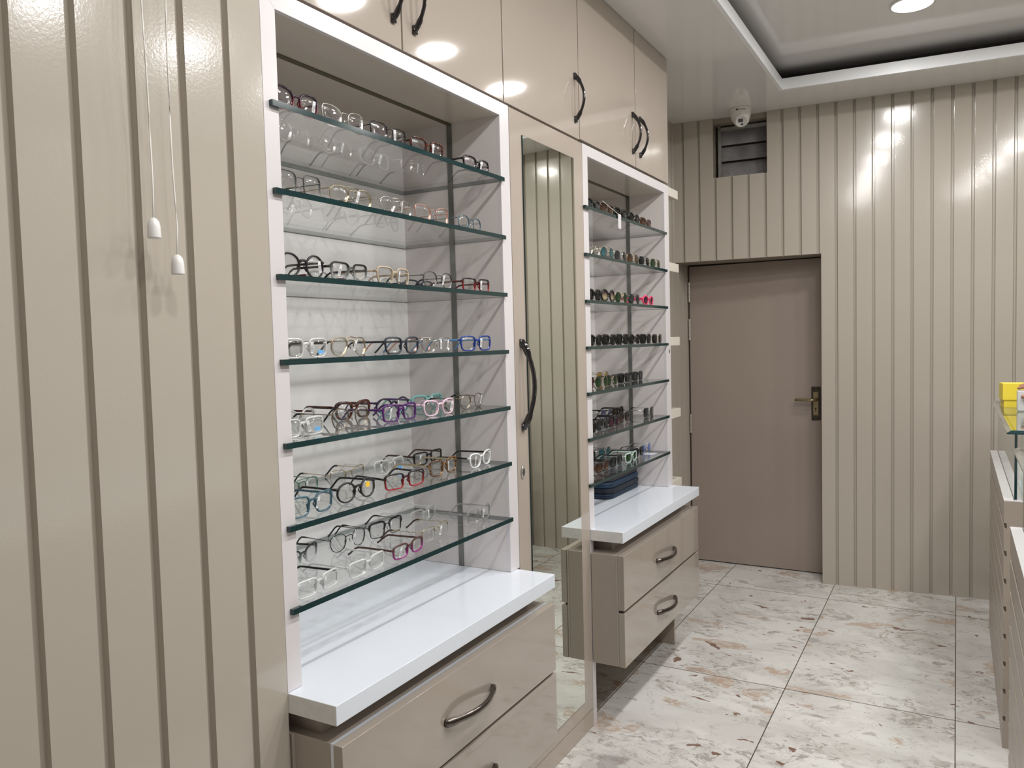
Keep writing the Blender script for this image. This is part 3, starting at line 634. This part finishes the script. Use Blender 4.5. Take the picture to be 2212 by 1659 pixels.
        if e in 'by':
            yy = cy + 0.006 if e == 'b' else cy - 0.004; zz = 0.012 if e == 'b' else cz + 0.008
            w_, h_ = (0.0075, 0.0042) if e == 'b' else (0.0065, 0.006)
            st = MB().box(-0.0003, 0.0003, -w_, w_, -h_, h_).build('sticker', M_bluest if e == 'b' else M_yelst, t, label='small %s sticker' % ('blue' if e == 'b' else 'yellow'))
            st.location = (X(yy) + 0.0028, yy, zz); st.rotation_euler = (0, 0, -2 * KC * yy * -1 * -1)
        if e == 'p':
            pr = MB()
            for k in range(5): pr.box(0, 0.0002, -0.006 + k * 0.0026, -0.0046 + k * 0.0026, -0.0006, 0.0006)
            o = pr.build('lens_print', M_print, t); o.location = (X(-cy) + 0.0022, -cy, cz - b * 0.62)
    return t

# (display, shelf, x, y, yaw, shape, lens height mm, kind, colour, temple, lens, extras, look)
G = [
(1,1,-1.187,1.225,1,'cat',50,'p','plum','plum','lilac','r','dark plum cat-eye'),
(1,1,-1.187,1.372,0,'cat',47,'m','silver','gold','lilac','','jewelled silver cat-eye'),
(1,1,-1.187,1.533,0,'sq',47,'m','black','black','lilac','t','black squared wire'),
(1,1,-1.187,1.692,-3,'sq',45,'p','tort','tort','lilac','t','brown tortoiseshell'),
(1,1,-1.187,1.930,0,'way',45,'p','black','black','lilac','t','black slender plastic'),
(1,1,-1.362,1.395,9,'geo',47,'m','silver','black','clear','','angular silver wire'),
(1,1,-1.362,1.545,7,'round',45,'m','silver','black','clear','t','round silver wire'),
(1,1,-1.362,1.695,5,'sq',42,'p','crystal','greyc','clear','t','clear squared'),
(1,1,-1.343,1.840,7,'avi',42,'m','silver','black','clear','t','thin grey aviator'),
(1,2,-1.187,1.225,1,'sq',50,'m','gun','black','clear','p','grey squared wire'),
(1,2,-1.187,1.389,-2,'avi',47,'m','gold','brown','clear','tp','gold double-bridge'),
(1,2,-1.187,1.553,4,'avi',46,'m','silver','black','clear','t','silver double-bridge'),
(1,2,-1.187,1.703,-4,'cat',46,'m','rose','black','clear','','rose gold cat-eye'),
(1,2,-1.187,1.887,4,'geo',42,'m','teal','teal','clear','','teal wire'),
(1,2,-1.362,1.393,8,'geo',46,'m','silver','black','clear','t','angular silver wire'),
(1,2,-1.362,1.553,-2,'way',42,'p','crystal','greyc','clear','t','clear plastic'),
(1,2,-1.340,1.710,10,'avi',40,'m','gun','black','clear','','grey wire aviator'),
(1,3,-1.187,1.225,1,'round',50,'p','blackm','blackm','clear','r','chunky round black'),
(1,3,-1.187,1.375,5,'sq',42,'p','blackfade','black','clear','l','black-to-clear squared'),
(1,3,-1.187,1.533,4,'sq',43,'p','champ','champ','clear','t','champagne squared'),
(1,3,-1.187,1.722,0,'geo',44,'m','gun','black','clear','t','dark angular wire'),
(1,3,-1.187,1.911,-2,'rect',38,'p','blackred','maroon','clear','tp','black and red rectangular'),
(1,3,-1.350,1.485,-1,'sq',40,'p','greyc','maroon','clear','','smoky grey squared'),
(1,3,-1.350,1.665,1,'round',40,'p','frost','frost','clear','','frosted white round'),
(1,3,-1.350,1.860,0,'sq',40,'p','navy','navy','clear','','dark grey squared'),
(1,4,-1.187,1.225,1,'sq',42,'p','frost','black','clear','tb','clear squared with blue sticker'),
(1,4,-1.362,1.340,8,'rect',38,'p','greyc','greyc','clear','p','smoky rectangular'),
(1,4,-1.210,1.390,6,'avi',46,'m','gold','black','clear','tp','gold double-bridge'),
(1,4,-1.187,1.559,0,'sq',42,'p','navy','navy','clear','','dark navy squared'),
(1,4,-1.345,1.842,5,'avi',42,'m','rose','rose','clear','','rose gold aviator'),
(1,4,-1.220,1.750,0,'sq',41,'m','silver','sky','clear','tr','silver square, sky-blue tips'),
(1,4,-1.187,1.901,-7,'sq',43,'p','blue','sky','clear','tp','bright blue squared'),
(1,5,-1.362,1.375,8,'geo',42,'p','frost','maroon','clear','l','clear angular'),
(1,5,-1.362,1.571,0,'way',47,'k','tort','tort','clear','l','thick tortoiseshell'),
(1,5,-1.362,1.736,-4,'round',43,'p','purpleblue','purple','clear','t','round purple and blue'),
(1,5,-1.362,1.900,-5,'sq',40,'k','mint','mint','clear','t','chunky mint green'),
(1,5,-1.205,1.225,1,'rect',40,'p','frost','crystal','clear','tb','clear rectangular with blue sticker'),
(1,5,-1.215,1.392,3,'geo',48,'m','bronze','black','clear','','bronze angular wire'),
(1,5,-1.206,1.565,0,'rect',42,'p','purple','purple','clear','l','purple rectangular'),
(1,5,-1.192,1.716,-1,'cat',42,'p','pink','pink','clear','rp','pale pink'),
(1,5,-1.223,1.925,4,'geo',42,'m','bronze','black','clear','r','bronze angular wire'),
(1,6,-1.362,1.375,7,'avi',42,'m','green','black','clear','t','thin green wire'),
(1,6,-1.362,1.541,2,'cat',43,'h','gold','black','clear','','gold half-rim'),
(1,6,-1.362,1.712,2,'sq',42,'p','frost','crystal','clear','ltb','clear squared with blue sticker'),
(1,6,-1.362,1.895,-2,'rect',39,'p','black','brown','clear','l','flat-topped black'),
(1,6,-1.212,1.757,2,'sq',43,'p','amber','gold','clear','t','amber tortoiseshell squared'),
(1,6,-1.191,1.915,6,'cat',42,'p','white','black','clear','lp','white plastic'),
(1,6,-1.187,1.225,1,'way',46,'p','teal','teal','clear','t','teal blue'),
(1,6,-1.200,1.386,1,'round',47,'p','blackm','black','clear','yp','round black wire with yellow sticker'),
(1,6,-1.190,1.555,-9,'rect',40,'p','blackred','black','clear','p','black-to-red rectangular'),
(1,7,-1.362,1.688,-1,'brow',42,'m','black','black','clear','tp','black browline'),
(1,7,-1.362,1.865,4,'sq',42,'p','crystal','crystal','clear','t','clear squared'),
(1,7,-1.208,1.925,3,'sq',45,'p','greyc','greyc','clear','t','smoky clear squared'),
(1,7,-1.362,1.533,-1,'geo',46,'m','black','black','clear','tp','black angular wire'),
(1,7,-1.215,1.715,4,'rect',38,'h','gold','brown','clear','t','gold half-rim'),
(1,7,-1.362,1.368,11,'cat',43,'p','blackfade','black','clear','l','black-to-clear'),
(1,7,-1.180,1.548,4,'slim',36,'p','brownmag','brown','clear','l','brown and magenta'),
(1,7,-1.178,1.388,4,'rect',37,'p','frost','frost','clear','p','frosted rectangular'),
(1,7,-1.178,1.228,4,'rect',38,'p','frost','black','clear','t','frosted rectangular, black tips'),
(2,1,-1.172,2.712,0,'way',40,'k','black','black','grey','','dark smoky'),
(2,1,-1.172,2.850,0,'way',42,'p','brown','gold','brown','','dark brown large'),
(2,1,-1.172,2.988,0,'way',43,'k','black','black','dark','','glossy black large'),
(2,1,-1.172,3.140,0,'round',42,'p','black','gold','dark','','rounded black, gold temples'),
(2,1,-1.172,3.285,0,'cat',38,'k','brown','brown','brown','','brown'),
(2,2,-1.172,2.708,0,'round',42,'m','silver','black','clear','','clear-lens silver wire'),
(2,2,-1.172,2.846,0,'avi',45,'m','gold','black','teal','','teal-lens gold aviator'),
(2,2,-1.172,2.984,0,'avi',43,'m','silver','black','grey','','grey-lens silver aviator'),
(2,2,-1.172,3.122,0,'avi',42,'m','gold','black','brown','','brown-lens gold aviator'),
(2,2,-1.172,3.260,0,'avi',42,'m','black','black','dark','','dark-lens black aviator'),
(2,2,-1.172,3.405,0,'avi',43,'m','gold','gold','green','','green-lens gold aviator'),
(2,3,-1.172,2.708,0,'way',44,'k','black','black','dark','','chunky black'),
(2,3,-1.172,2.846,0,'round',48,'k','black','black','sand','','rounded black, sand-tinted lens'),
(2,3,-1.172,2.984,0,'avi',46,'m','gold','black','green','','dark green gold-rimmed'),
(2,3,-1.172,3.130,0,'avi',44,'m','gun','black','grey','','grey-lens squared aviator'),
(2,3,-1.172,3.300,0,'round',42,'k','hotpink','hotpink','wine','','hot pink round'),
(2,4,-1.172,2.708,0,'way',42,'k','black','black','dark','','shiny black'),
(2,4,-1.172,2.846,0,'sq',42,'k','black','black','dark','','squared shiny black'),
(2,4,-1.172,2.984,0,'rect',43,'k','black','black','dark','','boxy shiny black'),
(2,4,-1.172,3.122,0,'round',42,'k','black','black','dark','','rounded shiny black'),
(2,4,-1.172,3.260,0,'rect',42,'k','black','black','dark','','broad shiny black'),
(2,4,-1.172,3.410,0,'sq',42,'m','gold','black','dark','','rimless-look black with gold hinge'),
(2,5,-1.362,3.010,0,'cat',38,'k','black','black','dark','','black cat-eye'),
(2,5,-1.225,2.752,0,'geo',46,'p','tort','tort','wine','','wine-lens tortoiseshell'),
(2,5,-1.225,2.893,0,'geo',46,'m','gold','black','green','','green hexagonal gold-rimmed'),
(2,5,-1.360,3.222,0,'avi',50,'m','gold','gold','yellow','','yellow-lens gold'),
(2,5,-1.240,3.032,0,'geo',44,'m','gold','black','green','','dark green gold-wire'),
(2,5,-1.250,3.195,0,'rect',42,'k','black','black','dark','','boxy black'),
(2,5,-1.255,3.375,0,'sq',42,'p','black','black','grey','','large black'),
(2,6,-1.362,3.260,0,'round',44,'m','silver','silver','violet','','round violet-tinted wire'),
(2,6,-1.362,2.960,0,'rect',40,'p','black','black','green','','flat-topped green-lens'),
(2,6,-1.205,2.716,0,'rect',42,'k','black','gold','dark','','black, gold-trimmed'),
(2,6,-1.212,2.862,0,'round',44,'k','black','black','grey','','rounded grey-lens black'),
(2,6,-1.220,3.003,0,'sq',42,'p','black','black','wine','','wine-tinted black'),
(2,6,-1.235,3.145,0,'round',45,'p','black','black','brown','','oversized brown-tinted'),
(2,6,-1.362,3.400,0,'way',42,'k','black','black','brown','','amber-fade black'),
(2,6,-1.215,3.405,0,'rect',43,'n','silver','black','grey','','rimless rectangular grey'),
(2,7,-1.362,2.900,0,'cat',42,'k','black','black','dark','','black'),
(2,7,-1.362,3.062,0,'sq',42,'k','black','black','grey','','smoky-lens black'),
(2,7,-1.362,3.235,0,'rect',40,'n','silver','black','teal','','rimless dark green'),
(2,7,-1.215,2.716,0,'way',42,'k','brown','brown','brown','','dark brown'),
(2,7,-1.215,2.858,0,'sq',42,'p','brown','black','brown','','brown squared'),
(2,7,-1.218,3.010,0,'way',44,'p','black','black','grey','','grey-fade black'),
(2,7,-1.205,3.150,0,'sq',40,'p','mintw','mintw','green','','pale mint'),
(2,7,-1.225,3.290,0,'way',43,'p','black','black','dark','','tapered black'),
(2,7,-1.235,3.415,0,'round',42,'m','silver','silver','blue','','round blue-lens wire'),
]
rows = {}
for i, g in enumerate(G): rows.setdefault((g[0], g[1], 'front' if g[2] > -1.28 else 'back'), []).append((g[3], i))
place = {}
for k, v in rows.items():
    for j, (_, i) in enumerate(sorted(v)): place[i] = (k[2], ordn[j])
for i, g in enumerate(G):
    cab, sh, x, y, yaw, shp, hmm, kind, c1, tc_, ln, ex, look = g
    row, o_ = place[i]; noun = 'eyeglasses' if cab == 1 else 'sunglasses'; disp = 'left' if cab == 1 else 'right'
    lb = '%s %s, %s in %s row, %s shelf, %s display' % (look, 'glasses' if cab == 1 else 'sunglasses', o_, row, SN[sh - 1], disp)
    t = specs(shp, hmm, kind, c1, tc_, ln, ex, 0.138 if cab == 1 else 0.135, noun, lb, '%s on the %s shelf of the %s display' % (noun, SN[sh - 1], disp), L=min(0.138, x + 1.350) if x > -1.28 else x + 1.492)
    t.location = (x, y, SZ[sh - 1] + 0.0002); t.rotation_euler = (0, 0, math.radians(yaw))

# hanging white tag and a loose white card in the sunglasses display
t = thing('price_tag', 'large white price tag hanging over the top shelf edge of the sunglasses display', 'tag', (-1.14, 2.86, 1.875))
MB().box(-1.1452, -1.1444, 2.888, 2.918, 1.850, 1.905).build('card', M_frame, t)
MB().tube([(-1.172, 2.80, 1.945), (-1.160, 2.84, 1.927), (-1.1455, 2.903, 1.903)], 0.0008, 6).build('string', M_cord, t)
anchored(t)
tag(box('paper_card', M_white, (-1.232, -1.185, 3.355, 3.415, 0.8984, 0.8992)), 'loose white card lying on the lowest shelf of the sunglasses display', 'card')

# stack of soft cases on the far worktop
def rounded(w_, d_, r, n=6):
    pts = []
    for cx, cy_, a0 in ((w_ - r, d_ - r, 0), (r, d_ - r, 90), (r, r, 180), (w_ - r, r, 270)):
        for k in range(n + 1): q = math.radians(a0 + 90 * k / n); pts.append((cx + r * math.cos(q), cy_ + r * math.sin(q)))
    return pts
cols = [('deep blue', (0.004, 0.019, 0.048, 1)), ('black and blue', (0.004, 0.009, 0.02, 1)), ('bright blue', (0.005, 0.028, 0.07, 1)), ('dark plum', (0.020, 0.014, 0.021, 1)), ('navy', (0.005, 0.010, 0.034, 1))]
hs = [0.024, 0.022, 0.026, 0.037, 0.034]; z = 0.7315
names = ['bottom', 'second from bottom', 'middle', 'fourth from bottom', 'topmost']
for k, ((cn, cc), hh) in enumerate(zip(cols, hs)):
    hh = hh * 1.0; offs = [0, 0.002, -0.001, -0.004, 0.004][k]; m = MB(); pts = rounded(0.20, 0.375, 0.045)
    lay = [(0.0, -0.006), (0.18, -0.001), (0.44, 0.0), (0.5, -0.003), (0.56, 0.0), (0.82, -0.001), (1.0, -0.007)]
    vs = []; n = len(pts)
    for fz, ins in lay:
        for (px_, py_) in pts:
            cx, cy_ = 0.1, 0.1875; l = math.hypot(px_ - cx, py_ - cy_); sc = 1 + ins / l
            vs.append((-1.489 + offs + cx + (px_ - cx) * sc, 3.106 + cy_ + (py_ - cy_) * sc, z + hh * fz))
    fs = [tuple(range(n))[::-1], tuple(range((len(lay) - 1) * n, len(lay) * n))]
    for i in range(len(lay) - 1):
        for q in range(n): fs.append((i * n + q, i * n + (q + 1) % n, (i + 1) * n + (q + 1) % n, (i + 1) * n + q))
    o = m.add(vs, fs).build('soft_case', pm('case_fabric_' + cn.replace(' ', '_'), cc, 0.55, bump=[(9, 0.35, 0.01)]), smooth=True)
    tag(o, '%s zipped soft case, %s of stack on far white worktop' % (cn, names[k]), 'case', 'zipped cases stacked under the sunglasses')
    z += hh + 0.0003

# ------------------------------------------------------------------ pull cords, ceiling camera
for (yy, zb, xx, lb) in ((0.826, 1.600, -1.118, 'left white pull cord with bell-shaped knob against the fluted wall'), (0.867, 1.545, -1.118, 'right white pull cord, hanging lower, with bell-shaped knob against the fluted wall')):
    t = thing('pull_cord', lb, 'pull cord', (xx, yy, zb), group='white pull cords on the near wall')
    n = 26; pa = [(xx + 0.0015 * math.sin(i * 1.1 + yy * 9), yy + 0.0022 * math.sin(i * 0.7 + yy * 30), zb + 0.03 + (HC - zb - 0.03) * i / (n - 1)) for i in range(n)]
    pa[0] = (xx, yy, zb + 0.03)
    MB().tube(pa, 0.0014, 6).build('cord', M_cord, t, smooth=True)
    MB().lathe([(0.0102, 0), (0.0105, 0.002), (0.0100, 0.018), (0.0085, 0.026), (0.005, 0.031), (0.002, 0.0325)], 20, fn=lambda a_, b_, c_: (xx + a_, yy + b_, zb + c_)).build('knob', M_plastic, t, smooth=True)
    anchored(t)
t = thing('security_camera', 'white turret security camera on the ceiling above the far door', 'security camera', (-1.060, 4.545, HC))
ct = (-1.060, 4.545)
MB().lathe([(0.062, HC), (0.064, HC - 0.004), (0.060, HC - 0.008), (0.057, HC - 0.03), (0.051, HC - 0.055), (0.043, HC - 0.068), (0.02, HC - 0.070)], 40, fn=lambda a_, b_, c_: (ct[0] + a_, ct[1] + b_, c_)).build('base', M_cctv, t, smooth=True)
bc = Vector((ct[0] + 0.006, ct[1] - 0.012, HC - 0.060)); dz = Vector((0.20, -0.80, -0.60)).normalized(); dx = dz.cross(Vector((0, 0, 1))).normalized(); dy = dx.cross(dz)
fnb = lambda a_, b_, c_: tuple(bc + dx * a_ + dy * b_ + dz * c_)
ball = [(0.045 * math.cos(math.radians(q)), 0.045 * math.sin(math.radians(q))) for q in range(-80, 46, 9)]
bl = MB().lathe(ball + [(0.0315, 0.034), (0.030, 0.036), (0.029, 0.0345)], 32, fn=fnb).build('turret', M_cctv, t, smooth=True)
def quad(mb, cx, cy_, w_, h_, d, ang=0.0):
    ca, sa = math.cos(ang), math.sin(ang); ps = []
    for k in (0, 0.0012):
        for a_, b_ in ((-w_, -h_), (w_, -h_), (w_, h_), (-w_, h_)): ps.append(fnb(cx + a_ * ca - b_ * sa, cy_ + a_ * sa + b_ * ca, d + k))
    mb.add(ps, [(3, 2, 1, 0), (4, 5, 6, 7), (0, 1, 5, 4), (1, 2, 6, 5), (2, 3, 7, 6), (3, 0, 4, 7)])
q = MB(); quad(q, 0.003, 0.006, 0.0125, 0.0095, 0.0355, 0.0); q.build('lens_window', M_blackp, bl)
q = MB(); quad(q, -0.004, -0.016, 0.0065, 0.0045, 0.0355, 0.0); q.build('sensor', M_blackp, bl)
cu = bpy.data.curves.new('lettering', 'FONT'); cu.body = '\u25A0CP PLUS'; cu.size = 0.012; cu.align_x = 'CENTER'; cu.extrude = 0.0002
to = bpy.data.objects.new('lettering_curve', cu); C.objects.link(to)
dg = bpy.context.evaluated_depsgraph_get(); me = bpy.data.meshes.new_from_object(to.evaluated_get(dg)); bpy.data.objects.remove(to)
lt = bpy.data.objects.new('lettering', me); C.objects.link(lt); me.materials.clear(); me.materials.append(pm('lettering_ink', (0.05, 0.035, 0.03, 1), 0.5)); lt.parent = t
fd = Vector((0.26, -0.965, 0)); rt = Vector((0.965, 0.26, 0))
mt = Matrix((rt, Vector((0, 0, 1)), fd)).transposed().to_4x4(); mt.translation = Vector((ct[0], ct[1], HC - 0.022)) + fd * 0.0588
lt.matrix_local = mt
anchored(t)

# ------------------------------------------------------------------ counters on the right
def counter(label, x0, x1, y0, y1, h_, gz):
    t = thing('display_counter', label, 'counter', (x0 + 0.2, (y0 + y1) / 2, 0), group='beige display counters with glass cases')
    pr = [(x0, 0)]
    for k in range(8, 0, -1):
        zt_ = h_ - 0.077 - 0.0945 * (k - 1)
        pr += [(x0, zt_ - 0.019), (x0 + 0.009, zt_ - 0.019), (x0 + 0.009, zt_), (x0, zt_)]
    pr += [(x0, h_ - 0.004), (x1, h_ - 0.004), (x1, 0)]
    MB().prism(pr, y0, y1, lambda p, q_: (p[0], q_, p[1])).build('body', M_lamd, t)
    MB().box(x0 - 0.0005, x0 + 0.028, y0 - 0.0005, y1, h_ - 0.0039, h_).box(x0 + 0.0295, x1, y0 - 0.0005, y1, h_ - 0.0039, h_).build('ledge', M_frame, t)
    e = 0.010
    for nm, dd, ax in (('front_glass', (x0 + 0.0295, x0 + 0.0375, y0 + 0.018, y1 - 0.01), 'x'), ('end_glass', (x0 + 0.05, x1 - 0.03, y0 + 0.024, y0 + 0.032), 'y')):
        a0, a1, b0, b1 = dd; g = MB().box(a0, a1, b0, b1, h_, gz - 0.012)
        for i_ in range(6):
            vs = [g.v[j] for j in g.f[i_]]; ext = [max(v[c] for v in vs) - min(v[c] for v in vs) for c in range(3)]
            big = (ext[0] < 1e-6) if ax == 'x' else (ext[1] < 1e-6)
            g.mi[i_] = 0 if big else 1
        g.build(nm, [M_glassc, M_edgegl], t)
    gx0, gx1, gy0, gy1 = x0 + 0.006, x1, y0 - 0.012, y1 + 0.03; bv = 0.013; g = MB(); zb = gz - 0.012
    lo = [(gx0, gy0), (gx1, gy0), (gx1, gy1), (gx0, gy1)]; hi = [(gx0 + bv, gy0 + bv), (gx1 - bv, gy0 + bv), (gx1 - bv, gy1 - bv), (gx0 + bv, gy1 - bv)]
    g.add([(p[0], p[1], zb) for p in lo], [(3, 2, 1, 0)], 0); g.add([(p[0], p[1], gz) for p in hi], [(0, 1, 2, 3)], 0)
    for i in range(4):
        j = (i + 1) % 4
        g.add([(lo[i][0], lo[i][1], zb), (lo[j][0], lo[j][1], zb), (lo[j][0], lo[j][1], zb + 0.005), (lo[i][0], lo[i][1], zb + 0.005)], [(0, 1, 2, 3)], 1)
        g.add([(lo[i][0], lo[i][1], zb + 0.005), (lo[j][0], lo[j][1], zb + 0.005), (hi[j][0], hi[j][1], gz), (hi[i][0], hi[i][1], gz)], [(0, 1, 2, 3)], 1 if i == 0 else 2)
    g.build('glass_top', [M_glassc, M_edgegl, M_bev], t)
    MB().box(x0 + 0.06, x1 - 0.03, y0 + 0.05, y0 + 0.4, h_ + 0.0, h_ + 0.002).box(x1 - 0.02, x1 - 0.008, y0 + 0.03, y1 - 0.02, h_, gz - 0.013).build('lining', M_white, t)
    anchored(t)
M_bev = thin_glass('bevelled_glass_rim', (0.80, 0.84, 0.81, 1), 0.12, (0.55, 0.56, 0.52, 1), 0.35)
counter('far beige counter with ridged front and glass case, yellow box on top', 0.139, 0.62, 3.070, 4.335, 0.850, 1.085)
counter('near beige counter with ridged front at the right edge of the photo', 0.134, 0.62, 0.9, 2.615, 0.860, 1.085)

t = thing('gift_box', 'small yellow lidded box standing on the far glass counter', 'box', (0.221, 4.004, 1.085))
MB().box(-0.050, 0.064, -0.041, 0.042, 0.0002, 0.040).build('base', M_yellow, t, bevel=0.001)
MB().box(-0.055, 0.069, -0.046, 0.047, 0.033, 0.104).build('lid', M_yellow, t, bevel=0.0015)
t.rotation_euler = (0, 0, math.radians(6))
cs = MB().box(0.213, 0.290, 3.775, 3.815, 1.0855, 1.172).build('white_case', M_case, bevel=0.007, seg=3); tag(cs, 'whitish translucent case held upright by a hand on the far glass counter', 'case')

# person behind the far counter, one hand on the case
def skin(name, verts, edges, rad, m, parent=None, sub=2, root=0):
    me = bpy.data.meshes.new(name); me.from_pydata(verts, edges, []); o = bpy.data.objects.new(name, me); C.objects.link(o); me.materials.append(m)
    s = o.modifiers.new('skin', 'SKIN'); s.use_smooth_shade = True
    for i, r_ in enumerate(rad):
        d_ = me.skin_vertices[0].data[i]; d_.radius = r_ if isinstance(r_, tuple) else (r_, r_); d_.use_root = (i == root)
    u = o.modifiers.new('sub', 'SUBSURF'); u.levels = sub; u.render_levels = sub
    if parent: o.parent = parent
    return o
PX, PY = 0.98, 4.02
per = thing('person', 'person behind the far counter, only fingertips in view, holding the whitish case', 'person', (PX, PY, 0))
V = [(PX, PY, 0.95), (PX, PY, 1.12), (PX - 0.02, PY, 1.32), (PX - 0.03, PY, 1.44), (PX - 0.035, PY, 1.52),            # pelvis..neck
     (PX + 0.0, PY + 0.10, 0.90), (PX, PY + 0.11, 0.50), (PX, PY + 0.11, 0.09), (PX - 0.12, PY + 0.11, 0.045),          # left leg
     (PX + 0.0, PY - 0.10, 0.90), (PX, PY - 0.11, 0.50), (PX, PY - 0.11, 0.09), (PX - 0.12, PY - 0.11, 0.045),          # right leg
     (PX - 0.02, PY - 0.17, 1.40), (PX - 0.20, PY - 0.26, 1.20), (PX - 0.47, PY - 0.235, 1.175), (PX - 0.56, PY - 0.225, 1.18),    # right arm
     (PX - 0.02, PY + 0.17, 1.40), (PX - 0.10, PY + 0.21, 1.14), (PX - 0.30, PY + 0.12, 1.12)]
E_ = [(0, 1), (1, 2), (2, 3), (3, 4), (0, 5), (5, 6), (6, 7), (7, 8), (0, 9), (9, 10), (10, 11), (11, 12), (3, 13), (13, 14), (14, 15), (15, 16), (3, 17), (17, 18), (18, 19)]
rr = [(0.13, 0.15), (0.12, 0.14), (0.12, 0.16), (0.09, 0.12), 0.055, 0.085, 0.06, 0.045, 0.04, 0.085, 0.06, 0.045, 0.04, 0.062, 0.045, 0.036, 0.032, 0.062, 0.045, 0.034]
bd = skin('body', V, E_, rr, M_shirt, per)
skin('trousers', [(PX, PY, 0.93), (PX, PY + 0.09, 0.80), (PX, PY + 0.11, 0.50), (PX, PY + 0.11, 0.10), (PX, PY - 0.09, 0.80), (PX, PY - 0.11, 0.50), (PX, PY - 0.11, 0.10), (PX, PY, 1.03)],
     [(7, 0), (0, 1), (1, 2), (2, 3), (0, 4), (4, 5), (5, 6)], [0.125, 0.095, 0.07, 0.06, 0.095, 0.07, 0.06, (0.135, 0.15)], M_trouser, per)
hd = skin('head', [(PX - 0.035, PY, 1.50), (PX - 0.045, PY, 1.58), (PX - 0.05, PY, 1.66), (PX - 0.035, PY, 1.74), (PX - 0.03, PY, 1.78), (PX - 0.135, PY, 1.655), (PX - 0.03, PY + 0.085, 1.66), (PX - 0.03, PY - 0.085, 1.66)],
     [(0, 1), (1, 2), (2, 3), (3, 4), (2, 5), (2, 6), (2, 7)], [0.05, 0.06, (0.085, 0.075), (0.085, 0.078), 0.05, 0.013, 0.014, 0.014], M_skin, per)
for s_ in (1, -1):
    e_ = MB().lathe([(0.0125 * math.cos(math.radians(q)), 0.0125 * math.sin(math.radians(q))) for q in range(-85, 86, 17)], 14, fn=lambda a_, b_, c_: (PX - 0.118 + c_ * 0.6, PY + s_ * 0.032 + a_, 1.675 + b_ * 0.7)).build('eye', M_plastic, hd, smooth=True)
MB().tube([(PX - 0.122, PY - 0.026, 1.605), (PX - 0.128, PY, 1.603), (PX - 0.122, PY + 0.026, 1.605)], [0.003, 0.006, 0.003], 8).build('mouth', pm('lips', (0.28, 0.09, 0.07, 1), 0.5), hd, smooth=True)
MB().lathe([(0.097 * math.cos(math.radians(q)), 0.105 * math.sin(math.radians(q))) for q in range(-8, 88, 12)], 24, fn=lambda a_, b_, c_: (PX - 0.012 + a_, PY + b_, 1.72 + c_)).build('hair', M_hair, per, smooth=True)
W = Vector((PX - 0.56, PY - 0.225, 1.18))       # wrist
hv = [W, W + Vector((-0.05, -0.003, 0.008)), W + Vector((-0.10, -0.004, 0.012)), W + Vector((0.06, 0, 0))]
hand = [tuple(v) for v in hv]; he = [(0, 1), (1, 2), (3, 0)]; hr = [(0.026, 0.020), (0.034, 0.019), (0.030, 0.014), 0.028]
def finger(base, pts, r0):
    i0 = len(hand); hand.append(base); hr.append(r0); he.append((2 if base[1] != 9 else 1, i0))
    for k, p_ in enumerate(pts): hand.append(p_); hr.append(r0 * (0.93 - 0.1 * k)); he.append((i0 + k, i0 + k + 1))
finger((0.300, 3.775, 1.187), [(0.262, 3.776, 1.190), (0.232, 3.778, 1.185), (0.213, 3.780, 1.178)], 0.0085)
finger((0.300, 3.798, 1.190), [(0.266, 3.800, 1.196), (0.240, 3.802, 1.194), (0.222, 3.803, 1.185)], 0.0088)
finger((0.302, 3.820, 1.186), [(0.272, 3.829, 1.186), (0.248, 3.831, 1.172), (0.236, 3.828, 1.158)], 0.0085)
finger((0.306, 3.836, 1.176), [(0.284, 3.840, 1.170), (0.266, 3.836, 1.156), (0.256, 3.829, 1.145)], 0.0075)
i0 = len(hand); hand += [(0.345, 3.768, 1.162), (0.300, 3.757, 1.150), (0.255, 3.758, 1.147), (0.224, 3.763, 1.147)]; hr += [0.012, 0.011, 0.010, 0.0085]; he += [(1, i0), (i0, i0 + 1), (i0 + 1, i0 + 2), (i0 + 2, i0 + 3)]
skin('hand', hand, he, hr, M_skin, per, sub=2, root=0)
w2 = Vector((PX - 0.30, PY + 0.12, 1.12)); v2 = [w2 + Vector((0.05, 0.02, 0.003)), w2 + Vector((-0.01, -0.005, 0)), w2 + Vector((-0.05, -0.02, -0.004)), w2 + Vector((-0.085, -0.035, -0.008))]; e2 = [(0, 1), (1, 2), (2, 3)]; r2 = [0.026, (0.024, 0.018), (0.032, 0.017), (0.030, 0.014)]
for q_, ln_ in ((-0.028, 0.062), (-0.009, 0.072), (0.010, 0.068), (0.027, 0.052)):
    i0 = len(v2); b_ = v2[3] + Vector((-0.3 * q_, q_, 0)) + Vector((-0.012, -0.005, 0)); e2.append((3, i0))
    for k_ in range(3): v2.append(b_ + Vector((-0.92, -0.35, 0)) * ln_ * k_ / 2.4 + Vector((0, 0, -0.011 * k_ * k_ / 2))); r2.append(0.0088 - 0.0008 * k_)
    e2 += [(i0, i0 + 1), (i0 + 1, i0 + 2)]
i0 = len(v2); v2 += [w2 + Vector((-0.045, -0.055, -0.006)), w2 + Vector((-0.075, -0.078, -0.012)), w2 + Vector((-0.098, -0.088, -0.018))]; r2 += [0.012, 0.0105, 0.009]; e2 += [(2, i0), (i0, i0 + 1), (i0 + 1, i0 + 2)]
skin('hand', [tuple(v) for v in v2], e2, r2, M_skin, per, sub=2, root=0)
anchored(per)
